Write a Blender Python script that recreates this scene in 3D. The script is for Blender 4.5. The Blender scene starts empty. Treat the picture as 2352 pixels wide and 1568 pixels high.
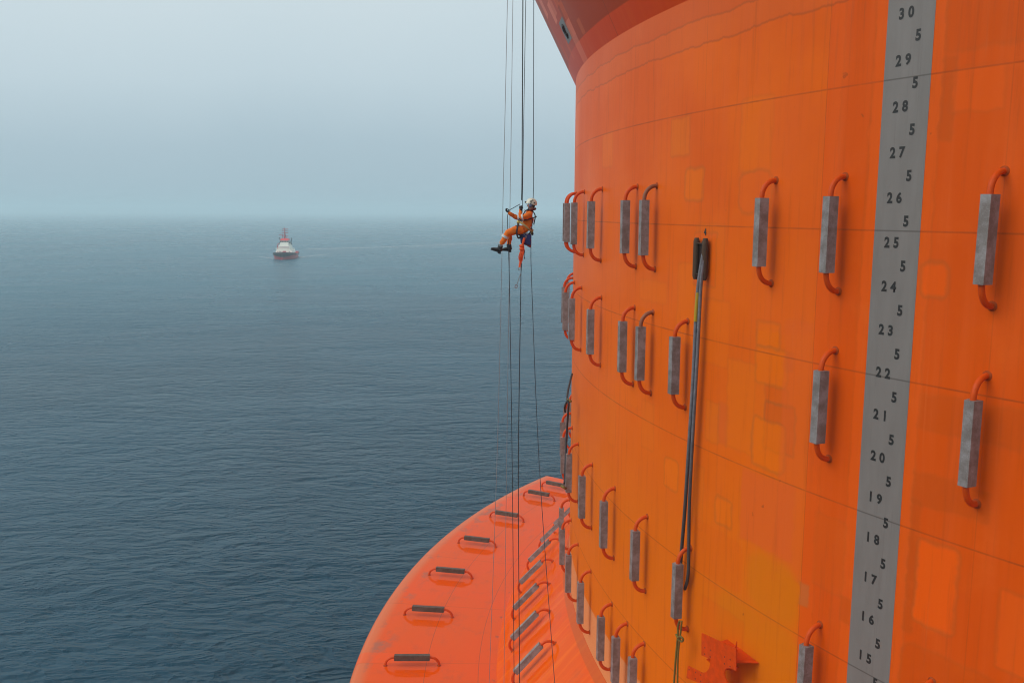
import bpy, bmesh, math, random
from mathutils import Vector, Matrix, Quaternion
random.seed(7)
rad = math.radians
scene = bpy.context.scene
COL = scene.collection

# ------------------------------------------------------------------ camera
FPX, PITCH, ROLL, CAMZ = 2061.7, 0.1442, 0.0045, 25.667      # pixels of a 2352 wide frame
PW, PH = 2352.0, 1568.0
cF = Vector((0, math.cos(PITCH), -math.sin(PITCH)))
_U = Vector((0, math.sin(PITCH), math.cos(PITCH)))
cR = Vector((1, 0, 0)) * math.cos(ROLL) + _U * math.sin(ROLL)
cU = _U * math.cos(ROLL) - Vector((1, 0, 0)) * math.sin(ROLL)
cam_d = bpy.data.cameras.new('camera')
cam_d.sensor_width = 36
cam_d.lens = FPX / PW * 36
cam_d.clip_start = 0.1
cam_d.clip_end = 30000
cam = bpy.data.objects.new('camera', cam_d)
cam.matrix_world = Matrix(((cR.x, cU.x, -cF.x, 0), (cR.y, cU.y, -cF.y, 0), (cR.z, cU.z, -cF.z, CAMZ), (0, 0, 0, 1)))
COL.objects.link(cam)
scene.camera = cam

# ------------------------------------------------------------------ world and sun (overcast)
SUN_EL, SUN_AZ = rad(42), rad(255)          # azimuth clockwise from +Y
world = bpy.data.worlds.new('World')
scene.world = world
world.use_nodes = True
wn, wl = world.node_tree.nodes, world.node_tree.links
wn.clear()
w_out = wn.new('ShaderNodeOutputWorld')
w_bg = wn.new('ShaderNodeBackground')
w_bg.inputs['Strength'].default_value = 0.1
sky = wn.new('ShaderNodeTexSky')
sky.sky_type = 'NISHITA'
sky.sun_disc = False
sky.sun_elevation = SUN_EL
sky.sun_rotation = SUN_AZ
sky.air_density = 1.0
sky.dust_density = 4.0
w_tc = wn.new('ShaderNodeTexCoord')
w_sep = wn.new('ShaderNodeSeparateXYZ')
wl.new(w_tc.outputs['Generated'], w_sep.inputs[0])
w_ns = wn.new('ShaderNodeTexNoise')          # soft unevenness of the cloud sheet
w_ns.inputs['Scale'].default_value = 2.2
w_ns.inputs['Detail'].default_value = 4
wl.new(w_tc.outputs['Generated'], w_ns.inputs['Vector'])
w_add = wn.new('ShaderNodeMath'); w_add.operation = 'MULTIPLY_ADD'
w_add.inputs[1].default_value = 0.10
w_off = wn.new('ShaderNodeMath'); w_off.operation = 'SUBTRACT'
w_off.inputs[1].default_value = 0.05
wl.new(w_ns.outputs['Fac'], w_add.inputs[0])
wl.new(w_sep.outputs['Z'], w_off.inputs[0])
wl.new(w_off.outputs[0], w_add.inputs[2])
w_rm = wn.new('ShaderNodeValToRGB')          # overcast cloud sheet: grey-blue bank low down, brighter aloft
cr = w_rm.color_ramp
cr.elements[0].position = 0.0
cr.elements[0].color = (0.405, 0.555, 0.64, 1)
cr.elements[1].position = 1.0
cr.elements[1].color = (0.92, 0.94, 0.95, 1)
for pos, c in ((0.06, (0.445, 0.59, 0.675)), (0.13, (0.565, 0.70, 0.77)), (0.25, (0.68, 0.795, 0.84)), (0.5, (0.84, 0.90, 0.93))):
    e = cr.elements.new(pos); e.color = (*c, 1)
wl.new(w_add.outputs[0], w_rm.inputs[0])
w_hs = wn.new('ShaderNodeHueSaturation')
w_hs.inputs['Saturation'].default_value = 0.45
wl.new(sky.outputs[0], w_hs.inputs['Color'])
w_sc = wn.new('ShaderNodeVectorMath'); w_sc.operation = 'SCALE'
w_sc.inputs['Scale'].default_value = 10.0
wl.new(w_rm.outputs[0], w_sc.inputs[0])
w_mx = wn.new('ShaderNodeMix'); w_mx.data_type = 'RGBA'
w_mx.inputs['Factor'].default_value = 0.9
wl.new(w_hs.outputs[0], w_mx.inputs['A'])
wl.new(w_sc.outputs[0], w_mx.inputs['B'])
wl.new(w_mx.outputs['Result'], w_bg.inputs['Color'])
wl.new(w_bg.outputs[0], w_out.inputs['Surface'])

sun_d = bpy.data.lights.new('sun', 'SUN')
sun_d.energy = 1.5
sun_d.angle = rad(40)
sun_d.color = (1.0, 0.96, 0.9)
sun = bpy.data.objects.new('sun', sun_d)
_sd = Vector((math.sin(SUN_AZ) * math.cos(SUN_EL), math.cos(SUN_AZ) * math.cos(SUN_EL), math.sin(SUN_EL)))
sun.rotation_mode = 'QUATERNION'
sun.rotation_quaternion = _sd.to_track_quat('Z', 'Y')
sun.location = (0, -30, 60)
COL.objects.link(sun)

vs = scene.view_settings
vs.view_transform = 'Standard'
vs.look = 'None'
vs.exposure = 0.0
vs.gamma = 1.0
vs.use_curve_mapping = False
scene.render.engine = 'CYCLES'
scene.cycles.max_bounces = 8
scene.cycles.volume_bounces = 3
scene.cycles.transparent_max_bounces = 12
scene.cycles.use_denoising = True
scene.cycles.filter_width = 1.1

# ------------------------------------------------------------------ geometry of the place
HX, HY, HR = 48.445, 42.424, 45.466          # hull axis and radius
DECK_Z, DECK_R0, DECK_R1 = 3.0, 49.15, 56.4
BASE_Z, RING_Z = 7.05, 31.96
MPD = HR * math.pi / 180                     # metres per degree on the wall


def ray(x, y):
    return (cF + cR * ((x - PW / 2) / FPX) + cU * ((PH / 2 - y) / FPX))


def at_depth(x, y, Y):
    d = ray(x, y)
    return Vector((0, 0, CAMZ)) + d * (Y / d.y)


def at_z(x, y, z):
    d = ray(x, y)
    return Vector((0, 0, CAMZ)) + d * ((z - CAMZ) / d.z)


def at_wall(x, y, s=0.0):
    d = ray(x, y)
    R = HR + s
    a = d.x ** 2 + d.y ** 2; b = -(d.x * HX + d.y * HY); c = HX * HX + HY * HY - R * R
    disc = b * b - a * c
    t = (-b - math.sqrt(disc)) / a if disc > 0 else -b / a
    return Vector((0, 0, CAMZ)) + d * t


def pol(th, r, z):
    t = rad(th)
    return Vector((HX + r * math.sin(t), HY - r * math.cos(t), z))


# ------------------------------------------------------------------ helpers
def tag(o, label=None, cat=None, group=None, kind=None):
    if label: o['label'] = label
    if cat: o['category'] = cat
    if group: o['group'] = group
    if kind: o['kind'] = kind
    return o


def empty(name, loc=(0, 0, 0), label=None, cat=None, group=None, kind=None):
    o = bpy.data.objects.new(name, None)
    o.empty_display_size = 0.2
    o.location = loc
    COL.objects.link(o)
    return tag(o, label, cat, group, kind)


def link(name, me, mats, parent=None, keep_world=True):
    o = bpy.data.objects.new(name, me)
    for m in (mats if isinstance(mats, (list, tuple)) else [mats]):
        me.materials.append(m)
    COL.objects.link(o)
    if parent is not None:
        o.parent = parent
    return o


def from_bm(name, bm, mats, parent=None, smooth=True, angle=35):
    me = bpy.data.meshes.new(name)
    bmesh.ops.recalc_face_normals(bm, faces=bm.faces)
    bm.to_mesh(me); bm.free()
    if smooth:
        for p in me.polygons: p.use_smooth = True
        try:
            me.set_sharp_from_angle(angle=rad(angle))
        except Exception:
            pass
    return link(name, me, mats, parent)


def tube(bm, pts, r, seg=8, cap=True, mi=0):
    """sweep a circle of radius r (number or per-point list) along pts"""
    pts = [Vector(p) for p in pts]
    n = len(pts)
    rs = r if isinstance(r, (list, tuple)) else [r] * n
    tans = []
    for i in range(n):
        a = pts[max(i - 1, 0)]; b = pts[min(i + 1, n - 1)]
        tans.append((b - a).normalized())
    up = Vector((0, 0, 1)) if abs(tans[0].z) < 0.9 else Vector((1, 0, 0))
    nx = tans[0].cross(up).normalized()
    rings = []
    for i in range(n):
        t = tans[i]
        nx = (nx - t * nx.dot(t))
        nx = nx.normalized() if nx.length > 1e-6 else t.orthogonal().normalized()
        ny = t.cross(nx)
        rings.append([bm.verts.new(pts[i] + (nx * math.cos(2 * math.pi * k / seg) + ny * math.sin(2 * math.pi * k / seg)) * rs[i]) for k in range(seg)])
    for i in range(n - 1):
        for k in range(seg):
            f = bm.faces.new((rings[i][k], rings[i][(k + 1) % seg], rings[i + 1][(k + 1) % seg], rings[i + 1][k])); f.material_index = mi
    if cap:
        f = bm.faces.new(rings[0]); f.material_index = mi
        f = bm.faces.new(list(reversed(rings[-1]))); f.material_index = mi
    return rings


def box(bm, c, s, rot=None, bevel=0.0, mi=0):
    c = Vector(c); hs = Vector(s) / 2
    vs_ = []
    for sx in (-1, 1):
        for sy in (-1, 1):
            for sz in (-1, 1):
                v = Vector((sx * hs.x, sy * hs.y, sz * hs.z))
                if rot is not None: v = rot @ v
                vs_.append(bm.verts.new(c + v))
    idx = ((0, 1, 3, 2), (4, 6, 7, 5), (0, 4, 5, 1), (2, 3, 7, 6), (0, 2, 6, 4), (1, 5, 7, 3))
    fs = [bm.faces.new([vs_[i] for i in q]) for q in idx]
    for f in fs: f.material_index = mi
    if bevel > 0:
        es = list({e for f in fs for e in f.edges})
        bmesh.ops.bevel(bm, geom=es, offset=bevel, segments=1, profile=0.5, affect='EDGES')
    return fs


def loft(bm, rings, cap=True, closed=True, mi=0):
    vr = [[bm.verts.new(Vector(p)) for p in r] for r in rings]
    n = len(vr[0])
    for i in range(len(vr) - 1):
        for k in range(n if closed else n - 1):
            f = bm.faces.new((vr[i][k], vr[i][(k + 1) % n], vr[i + 1][(k + 1) % n], vr[i + 1][k])); f.material_index = mi
    if cap:
        for r, rev in ((vr[0], False), (vr[-1], True)):
            f = bm.faces.new(list(reversed(r)) if rev else r); f.material_index = mi
    return vr


def ellipsoid(bm, c, r, rot=None, u=16, v=10, mi=0):
    M = Matrix.Translation(Vector(c)) @ ((rot.to_4x4() if rot is not None else Matrix.Identity(4))) @ Matrix.Diagonal((r[0], r[1], r[2], 1))
    g = bmesh.ops.create_uvsphere(bm, u_segments=u, v_segments=v, radius=1.0, matrix=M)
    for vv in g['verts']:
        for f in vv.link_faces: f.material_index = mi


def smooth_path(pts, n=6):
    """Catmull-Rom through pts"""
    P = [Vector(p) for p in pts]
    P = [P[0] * 2 - P[1]] + P + [P[-1] * 2 - P[-2]]
    out = []
    for i in range(1, len(P) - 2):
        for k in range(n):
            t = k / n
            a, b, c, d = P[i - 1], P[i], P[i + 1], P[i + 2]
            out.append(0.5 * ((2 * b) + (c - a) * t + (2 * a - 5 * b + 4 * c - d) * t * t + (3 * b - a - 3 * c + d) * t ** 3))
    out.append(P[-2])
    return out


# ------------------------------------------------------------------ materials
class NT:
    """small node-tree writer"""
    def __init__(s, tree): s.t = tree; s.n = tree.nodes; s.l = tree.links
    def set(s, sock, v):
        if isinstance(v, bpy.types.NodeSocket): s.l.new(v, sock)
        elif v is not None: sock.default_value = v
    def m(s, op, a, b=None, c=None, clamp=False):
        n = s.n.new('ShaderNodeMath'); n.operation = op; n.use_clamp = clamp
        s.set(n.inputs[0], a); s.set(n.inputs[1], b); s.set(n.inputs[2], c)
        return n.outputs[0]
    def step(s, v, lo, hi, smooth=True):
        n = s.n.new('ShaderNodeMapRange'); n.interpolation_type = 'SMOOTHSTEP' if smooth else 'LINEAR'
        s.set(n.inputs['Value'], v); n.inputs['From Min'].default_value = lo; n.inputs['From Max'].default_value = hi
        return n.outputs['Result']
    def mix(s, f, a, b, mode='MIX'):
        n = s.n.new('ShaderNodeMix'); n.data_type = 'RGBA'; n.blend_type = mode
        s.set(n.inputs['Factor'], f)
        s.set(n.inputs['A'], (*a, 1) if isinstance(a, tuple) and len(a) == 3 else a)
        s.set(n.inputs['B'], (*b, 1) if isinstance(b, tuple) and len(b) == 3 else b)
        return n.outputs['Result']
    def xyz(s, x, y, z):
        n = s.n.new('ShaderNodeCombineXYZ'); s.set(n.inputs[0], x); s.set(n.inputs[1], y); s.set(n.inputs[2], z)
        return n.outputs[0]
    def noise(s, vec, scale, detail=3, rough=0.5):
        n = s.n.new('ShaderNodeTexNoise'); s.set(n.inputs['Vector'], vec)
        n.inputs['Scale'].default_value = scale; n.inputs['Detail'].default_value = detail; n.inputs['Roughness'].default_value = rough
        return n.outputs['Fac']
    def scale(s, vec, v):
        n = s.n.new('ShaderNodeVectorMath'); n.operation = 'MULTIPLY'; s.set(n.inputs[0], vec); n.inputs[1].default_value = v
        return n.outputs[0]
    def objco(s):
        return s.n.new('ShaderNodeTexCoord').outputs['Object']
    def bump(s, h, strength, dist=0.05):
        n = s.n.new('ShaderNodeBump'); s.set(n.inputs['Height'], h); n.inputs['Strength'].default_value = strength; n.inputs['Distance'].default_value = dist
        return n.outputs[0]


def new_mat(name):
    m = bpy.data.materials.new(name); m.use_nodes = True
    b = m.node_tree.nodes['Principled BSDF']
    return m, NT(m.node_tree), b


def simple(name, col, rough=0.5, metal=0.0, var=0.25, nscale=8.0, bump=0.0, spec=0.5):
    """plain paint, metal or cloth with a little unevenness"""
    m, t, b = new_mat(name)
    co = t.objco()
    f = t.noise(co, nscale, 5, 0.6)
    c = t.mix(f, tuple(x * (1 - var) for x in col), tuple(min(1, x * (1 + var)) for x in col))
    t.l.new(c, b.inputs['Base Color'])
    b.inputs['Metallic'].default_value = metal
    b.inputs['Specular IOR Level'].default_value = spec
    r = t.m('MULTIPLY_ADD', f, 0.25, rough - 0.12, clamp=True)
    t.l.new(r, b.inputs['Roughness'])
    if bump:
        t.l.new(t.bump(t.noise(co, nscale * 6, 4, 0.6), bump, 0.01), b.inputs['Normal'])
    return m


# --- group: rounded-rectangle mask (for touch-up paint patches)
g = bpy.data.node_groups.new('paint_patch_mask', 'ShaderNodeTree')
for nm, ty in (('P', 'NodeSocketVector'), ('C', 'NodeSocketVector'), ('H', 'NodeSocketVector'), ('R', 'NodeSocketFloat'), ('E', 'NodeSocketFloat')):
    g.interface.new_socket(nm, in_out='INPUT', socket_type=ty)
g.interface.new_socket('Mask', in_out='OUTPUT', socket_type='NodeSocketFloat')
g.interface.new_socket('Edge', in_out='OUTPUT', socket_type='NodeSocketFloat')
gt = NT(g)
gi = g.nodes.new('NodeGroupInput'); go = g.nodes.new('NodeGroupOutput')
def gv(op, a, b=None):
    n = g.nodes.new('ShaderNodeVectorMath'); n.operation = op
    gt.set(n.inputs[0], a)
    if b is not None: gt.set(n.inputs[1], b)
    return n.outputs['Value'] if op == 'LENGTH' else n.outputs[0]
q = gv('SUBTRACT', gv('ABSOLUTE', gv('SUBTRACT', gi.outputs['P'], gi.outputs['C'])), gi.outputs['H'])
dist = gt.m('SUBTRACT', gv('LENGTH', gv('MAXIMUM', q, (0, 0, 0))), gi.outputs['R'])
n_ = g.nodes.new('ShaderNodeMapRange'); n_.interpolation_type = 'SMOOTHSTEP'
gt.set(n_.inputs['Value'], dist); gt.set(n_.inputs['From Min'], gi.outputs['E']); gt.set(n_.inputs['From Max'], gt.m('MULTIPLY', gi.outputs['E'], -1.0))
g.links.new(n_.outputs['Result'], go.inputs['Mask'])
e_ = gt.step(gt.m('ABSOLUTE', dist), 0.10, 0.0)
g.links.new(e_, go.inputs['Edge'])

O_BASE = (0.79, 0.124, 0.0000)
O_RED = (0.72, 0.099, 0.0000)
O_YEL = (0.82, 0.158, 0.0001)
O_OCH = (0.67, 0.170, 0.0000)
O_PNK = (0.76, 0.118, 0.015)
PALE = (0.82, 0.22, 0.12)
O_LIT = (0.90, 0.112, 0.0001)
O_DRK = (0.56, 0.074, 0.0004)
GREYED = (0.36, 0.105, 0.025)

# (theta0, z0, theta1, z1, corner radius, colour, opacity, edge darkening)
PATCHES = [
    (-72.83, 27.39, -71.37, 28.54, .05, O_YEL, .8, .35), (-71.57, 26.01, -70.2, 26.97, .12, O_YEL, .8, .5),
    (-67.93, 25.64, -66.19, 26.77, .3, O_PNK, .25, .45), (-67.97, 26.78, -66.29, 28.71, .1, O_YEL, .5, .2),
    (-81.37, 27.35, -79.6, 28.6, .1, O_YEL, .6, .15), (-86.63, 25.76, -84.8, 28.57, .05, O_PNK, .45, .1),
    (-75.53, 22.68, -72.85, 23.37, .1, O_YEL, .5, .1), (-70.61, 23.13, -68.67, 25.3, .05, O_YEL, .35, .2),
    (-71.9, 21.6, -70.2, 24.1, .08, O_YEL, .6, .2), (-70.35, 21.2, -68.2, 23.1, .1, O_YEL, .45, .12),
    (-66.62, 22.06, -65.44, 22.75, .1, O_YEL, .75, .5), (-66.62, 21.05, -65.02, 22.06, .12, O_YEL, .75, .4),
    (-68.16, 18.94, -66.62, 21.5, .05, O_YEL, .8, .2), (-66.6, 19.2, -66.08, 21.05, .02, O_YEL, .6, .1),
    (-66.05, 20.6, -64.94, 21.02, .05, O_RED, .5, .3), (-66.02, 19.3, -64.55, 20.6, .06, O_RED, .75, .8),
    (-66.62, 18.72, -64.96, 20.08, .2, O_YEL, .9, .55), (-69.46, 18.89, -68.6, 20.06, .04, O_YEL, .9, .3),
    (-68.64, 18.95, -68.1, 20.15, .02, O_PNK, .7, .2), (-72.57, 16.7, -71.4, 17.7, .1, O_YEL, .9, .45),
    (-70.1, 16.0, -69.5, 17.95, .04, O_YEL, .7, .25), (-65.09, 21.56, -64.78, 22.01, .02, O_PNK, .6, .3),
    (-68.64, 16.52, -67.63, 17.33, .12, O_YEL, .8, .5), (-74.9, 17.6, -73.7, 19.2, .05, O_YEL, .6, .2),
    (-79.5, 16.8, -78.3, 18.7, .05, O_YEL, .6, .15), (-77.6, 18.8, -75.0, 21.0, .1, O_YEL, .4, .1),
    (-83.6, 19.0, -81.2, 22.5, .1, O_PNK, .3, .08),
    # chalky pinkish panel left of the vertical weld, stepped lower edge
    (-67.1, 16.45, -64.4, 18.5, .05, O_PNK, .85, .12), (-65.2, 16.0, -63.95, 22.9, .05, O_PNK, .6, .08),
    (-67.0, 22.5, -63.95, 28.6, .3, O_PNK, .3, 0.0),
    (-70.3, 14.7, -66.9, 16.3, .3, O_RED, .3, 0.0),
    # ochre area below it
    (-68.3, 12.0, -63.95, 14.62, .5, O_OCH, .8, 0.0), (-66.6, 14.62, -63.95, 16.35, .7, O_OCH, .95, 0.0),
    (-69.3, 12.9, -66.6, 14.0, .1, O_RED, .35, .1),
    (-63.93, 15.46, -63.53, 16.1, .04, (0.36, 0.17, 0.05), .9, .2),
    # lighter masking-tape strips beside the draft scale and panels right of it
    (-62.16, 5.0, -61.75, 31.9, .02, O_LIT, .75, .2), (-60.3, 5.0, -59.95, 31.9, .02, O_LIT, .75, .25),
    (-63.93, 8.0, -63.35, 31.0, .02, O_LIT, .6, .15),
    (-63.39, 16.2, -62.15, 18.11, .05, O_RED, .55, .2), (-59.66, 16.45, -58.4, 18.4, .1, O_LIT, .85, .5),
    (-59.95, 16.1, -59.66, 19.3, .05, O_DRK, .7, .2), (-60.15, 23.84, -59.33, 24.58, .14, O_LIT, .55, .55),
    (-59.95, 19.2, -57.7, 19.9, .04, O_DRK, .6, .2), (-59.85, 20.9, -57.0, 21.7, .05, O_DRK, .45, .2),
    (-59.9, 27.2, -59.55, 28.9, .05, O_DRK, .6, .25), (-59.6, 27.75, -58.2, 28.62, .05, O_LIT, .5, .2),
    (-59.9, 29.0, -57.0, 32.0, .1, O_DRK, .4, .2), (-57.2, 16.2, -55.5, 17.9, .05, O_LIT, .7, .35),
    (-59.95, 10.0, -57.0, 15.9, .3, O_DRK, .45, .2), (-62.2, 15.6, -61.8, 16.25, .05, O_DRK, .6, .2),
    # bright square round the fairlead
    (-70.72, 23.5, -69.22, 25.05, .05, (0.84, 0.118, 0.0002), .85, .45),
]
SEAMS = [28.609, 25.26, 21.902, 18.55, 14.6, 10.65]
WELDS = [-63.9, -76.7, -84.1, -90.6, -58.0, -70.3]


def hull_paint(name, zone):
    m, t, b = new_mat(name)
    co = t.objco()
    s = t.n.new('ShaderNodeSeparateXYZ'); t.l.new(co, s.inputs[0])
    x, y, z = s.outputs
    th = t.m('MULTIPLY', t.m('ARCTAN2', x, t.m('MULTIPLY', y, -1.0)), HR)      # arc length on the wall
    r = t.m('SQRT', t.m('ADD', t.m('MULTIPLY', x, x), t.m('MULTIPLY', y, y)))
    P = t.xyz(th, z if zone != 'deck' else r, 0.0)
    big = t.noise(P, 0.22, 4, 0.55)
    streak = t.noise(t.scale(P, (2.2, 0.10, 1)), 1.0, 5, 0.6)
    fine = t.noise(t.scale(P, (9.0, 0.35, 1)), 1.0, 4, 0.6)
    grain = t.noise(P, 14.0, 6, 0.7)
    if zone == 'wall':
        c = t.mix(t.step(big, .35, .65), O_BASE, O_RED)
        c = t.mix(t.m('MULTIPLY', t.step(th, -63.91 * MPD, -63.89 * MPD), .8), c, (0.68, 0.078, 0.0000))
        c = t.mix(t.m('MULTIPLY', t.step(streak, .42, .72), .45), c, O_PNK)
        # lower strakes are yellower left of the long vertical weld
        left = t.step(th, -63.89 * MPD, -63.91 * MPD)
        wob = t.m('MULTIPLY_ADD', t.noise(P, .35, 2), 1.6, t.m('SUBTRACT', z, .8))
        c = t.mix(t.m('MULTIPLY', left, t.m('MULTIPLY', t.step(wob, 20.0, 12.5), .72)), c, O_OCH)
        c = t.mix(t.m('MULTIPLY', left, t.m('MULTIPLY', t.step(wob, 27.5, 20.0), .35)), c, O_YEL)
        edge_total = None
        wobv = t.n.new('ShaderNodeTexNoise'); wobv.inputs['Scale'].default_value = 2.5; wobv.inputs['Detail'].default_value = 5
        t.l.new(P, wobv.inputs['Vector'])
        w2 = t.n.new('ShaderNodeVectorMath'); w2.operation = 'MULTIPLY_ADD'
        t.l.new(wobv.outputs['Color'], w2.inputs[0]); w2.inputs[1].default_value = (.22, .22, 0); t.l.new(P, w2.inputs[2])
        w3 = t.n.new('ShaderNodeVectorMath'); w3.operation = 'SUBTRACT'
        t.l.new(w2.outputs[0], w3.inputs[0]); w3.inputs[1].default_value = (.11, .11, 0)
        for (t0, z0, t1, z1, cr_, colr, op, ed) in PATCHES:
            gnode = t.n.new('ShaderNodeGroup'); gnode.node_tree = g
            t.l.new(w3.outputs[0], gnode.inputs['P'])
            hu, hv = abs(t1 - t0) * MPD / 2, abs(z1 - z0) / 2
            gnode.inputs['C'].default_value = ((t0 + t1) / 2 * MPD, (z0 + z1) / 2, 0)
            gnode.inputs['H'].default_value = (max(hu - cr_, .001), max(hv - cr_, .001), .5)
            gnode.inputs['R'].default_value = cr_
            gnode.inputs['E'].default_value = .05 if cr_ < .4 else .22
            c = t.mix(t.m('MULTIPLY', gnode.outputs['Mask'], op * .78), c, colr)
            if ed > 0:
                c = t.mix(t.m('MULTIPLY', gnode.outputs['Edge'], ed * .55), c, GREYED)
        # repainted ragged bands under the flare
        wav = t.m('MULTIPLY_ADD', t.noise(t.xyz(th, 0.0, 3.0), .55, 5, .65), .55, t.m('SUBTRACT', z, .275))
        b1 = t.m('MULTIPLY', t.step(wav, 30.56, 30.59), 1.0)
        wav2 = t.m('MULTIPLY_ADD', t.noise(t.xyz(th, 0.0, 9.0), .7, 5, .65), .45, t.m('SUBTRACT', z, .225))
        c = t.mix(t.m('MULTIPLY', b1, .45), c, (0.66, 0.115, 0.018))
        c = t.mix(t.m('MULTIPLY', t.step(wav2, 31.25, 31.28), .45), c, (0.60, 0.085, 0.012))
        for wv, zz, k in ((wav, 30.56, .42), (wav2, 31.25, .40)):
            c = t.mix(t.m('MULTIPLY', t.step(t.m('ABSOLUTE', t.m('SUBTRACT', wv, zz)), .055, .0), k), c, (0.26, 0.055, .02))
        # runs of dirt hanging from the band
        runs = t.m('MULTIPLY', t.step(fine, .55, .78), t.step(z, 26.0, 31.0))
        c = t.mix(t.m('MULTIPLY', runs, .35), c, (0.40, 0.075, 0.03))
        # rain-washed vertical grime and broad faded areas over the whole wall
        grime = t.noise(t.scale(P, (5.0, .22, 1)), 1.0, 6, .7)
        c = t.mix(t.m('MULTIPLY', t.step(grime, .50, .78), .42), c, (0.42, 0.062, 0.008))
        c = t.mix(t.m('MULTIPLY', t.step(t.noise(P, .8, 6, .7), .52, .75), .28), c, (0.80, 0.135, 0.012))
        salt = t.noise(t.scale(P, (7.0, .16, 1)), 1.0, 6, .72)
        c = t.mix(t.m('MULTIPLY', t.m('MULTIPLY', t.step(salt, .55, .78), t.step(t.noise(P, .3, 3), .4, .6)), .42), c, (0.74, 0.17, 0.05))
        scuff = t.m('MULTIPLY', t.step(t.noise(t.scale(P, (1.2, 6.0, 1)), 1.3, 7, .75), .66, .78), t.step(t.noise(P, .5, 3), .5, .62))
        c = t.mix(t.m('MULTIPLY', scuff, .4), c, (0.36, 0.055, 0.01))
        spots = t.m('MULTIPLY', t.step(t.noise(P, 3.2, 2), .74, .80), .6)
        c = t.mix(spots, c, (0.34, 0.05, 0.006))
        # pale scrubbed foot of the wall
        foot = t.m('MULTIPLY', t.step(t.m('MULTIPLY_ADD', grain, .10, z), 9.02, 8.97), .72)
        fc = t.mix(t.step(t.noise(t.scale(P, (3.0, 3.0, 1)), 6.0, 8, .75), .35, .68), (0.66, 0.235, 0.075), (0.80, 0.43, 0.22))
        c = t.mix(foot, c, fc)
        line = None
        for zz in SEAMS:
            jj = t.step(t.m('ABSOLUTE', t.m('SUBTRACT', z, zz)), .030, .008)
            line = jj if line is None else t.m('MAXIMUM', line, jj)
        for tt in WELDS:
            jj = t.m('MULTIPLY', t.step(t.m('ABSOLUTE', t.m('SUBTRACT', th, tt * MPD)), .02, .006), .45 if tt != -63.9 else .8)
            line = t.m('MAXIMUM', line, jj)
        line = t.m('MULTIPLY', line, t.m('MULTIPLY_ADD', t.noise(P, 1.3, 3), .9, .05, clamp=True))
        c = t.mix(t.m('MULTIPLY', line, .75), c, (0.20, 0.04, 0.012))
        c = t.mix(t.m('MULTIPLY', t.step(grain, .62, .8), .18), c, (0.35, 0.06, 0.015))
        h = t.m('ADD', t.m('MULTIPLY', t.noise(P, .55, 2), 1.0), t.m('MULTIPLY', line, .22))
        t.l.new(t.bump(h, .10, .12), b.inputs['Normal'])
        t.l.new(t.m('MULTIPLY_ADD', big, .22, .34), b.inputs['Roughness'])
        b.inputs['Specular IOR Level'].default_value = .10
    elif zone == 'flare':
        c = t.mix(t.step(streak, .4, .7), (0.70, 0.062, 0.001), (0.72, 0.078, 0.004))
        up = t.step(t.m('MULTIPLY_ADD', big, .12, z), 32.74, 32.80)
        c = t.mix(t.m('MULTIPLY', up, .8), c, (0.36, 0.044, 0.003))  # dark reflection on the upper flare, painted as a browner tone
        for (t0, z0, t1, z1, colr, op) in [
                (-92.8, 34.75, -91.4, 37.0, PALE, .75), (-89.9, 34.05, -88.9, 34.85, PALE, .8), (-88.9, 34.2, -87.9, 37.0, PALE, .5),
                (-86.9, 31.9, -85.6, 33.6, PALE, .55), (-86.4, 33.0, -85.5, 34.3, O_RED, .5), (-84.2, 32.75, -83.55, 33.28, (0.56, .10, .02), .8),
                (-92.2, 32.75, -91.8, 33.4, O_PNK, .55), (-89.6, 32.45, -89.0, 33.2, O_PNK, .4), (-87.2, 34.3, -86.2, 37.0, O_PNK, .45),
                (-93.5, 30.0, -87.0, 38.0, (0.62, 0.085, 0.035), .55)][::-1]:
            gnode = t.n.new('ShaderNodeGroup'); gnode.node_tree = g
            t.l.new(P, gnode.inputs['P'])
            gnode.inputs['C'].default_value = ((t0 + t1) / 2 * MPD, (z0 + z1) / 2, 0)
            gnode.inputs['H'].default_value = (abs(t1 - t0) * MPD / 2, (z1 - z0) / 2, .5)
            gnode.inputs['R'].default_value = .02; gnode.inputs['E'].default_value = .02
            c = t.mix(t.m('MULTIPLY', gnode.outputs['Mask'], op), c, colr)
        jj = t.step(t.m('ABSOLUTE', t.m('SUBTRACT', th, -79.1 * MPD)), .03, .01)
        c = t.mix(t.m('MULTIPLY', jj, .5), c, (.15, .03, .01))
        t.l.new(t.m('MULTIPLY_ADD', big, .2, .32), b.inputs['Roughness'])
        b.inputs['Specular IOR Level'].default_value = .10
        t.l.new(t.bump(t.noise(P, .5, 2), .1, .1), b.inputs['Normal'])
    else:
        c = t.mix(t.step(big, .3, .7), (0.74, 0.078, 0.0000), (0.70, 0.086, 0.0000))
        c = t.mix(t.m('MULTIPLY', t.step(t.noise(P, .9, 6, .68), .52, .70), .45), c, (0.50, 0.085, 0.025))
        c = t.mix(t.m('MULTIPLY', t.step(t.noise(t.scale(P, (1, 1, 1)), 4.0, 5, .75), .58, .75), .25), c, (0.36, 0.055, 0.012))
        if zone == 'deck':
            # worn and dirty outer edge, scuffs, seams
            rim = t.step(r, 55.35, 55.95)
            c = t.mix(t.m('MULTIPLY', rim, .75), c, (0.60, 0.17, 0.065))
            dirt = t.m('MULTIPLY', t.m('MULTIPLY', t.step(r, 54.4, 55.3), t.step(r, 55.9, 55.6)), t.step(t.noise(P, .55, 6, .65), .50, .64))
            c = t.mix(t.m('MULTIPLY', dirt, .75), c, (0.30, 0.12, 0.075))
            worn = t.m('MULTIPLY', t.step(t.noise(t.scale(P, (.5, 1.6, 1)), .8, 7, .72), .54, .68), t.step(th, -88 * MPD, -112 * MPD))
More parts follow.
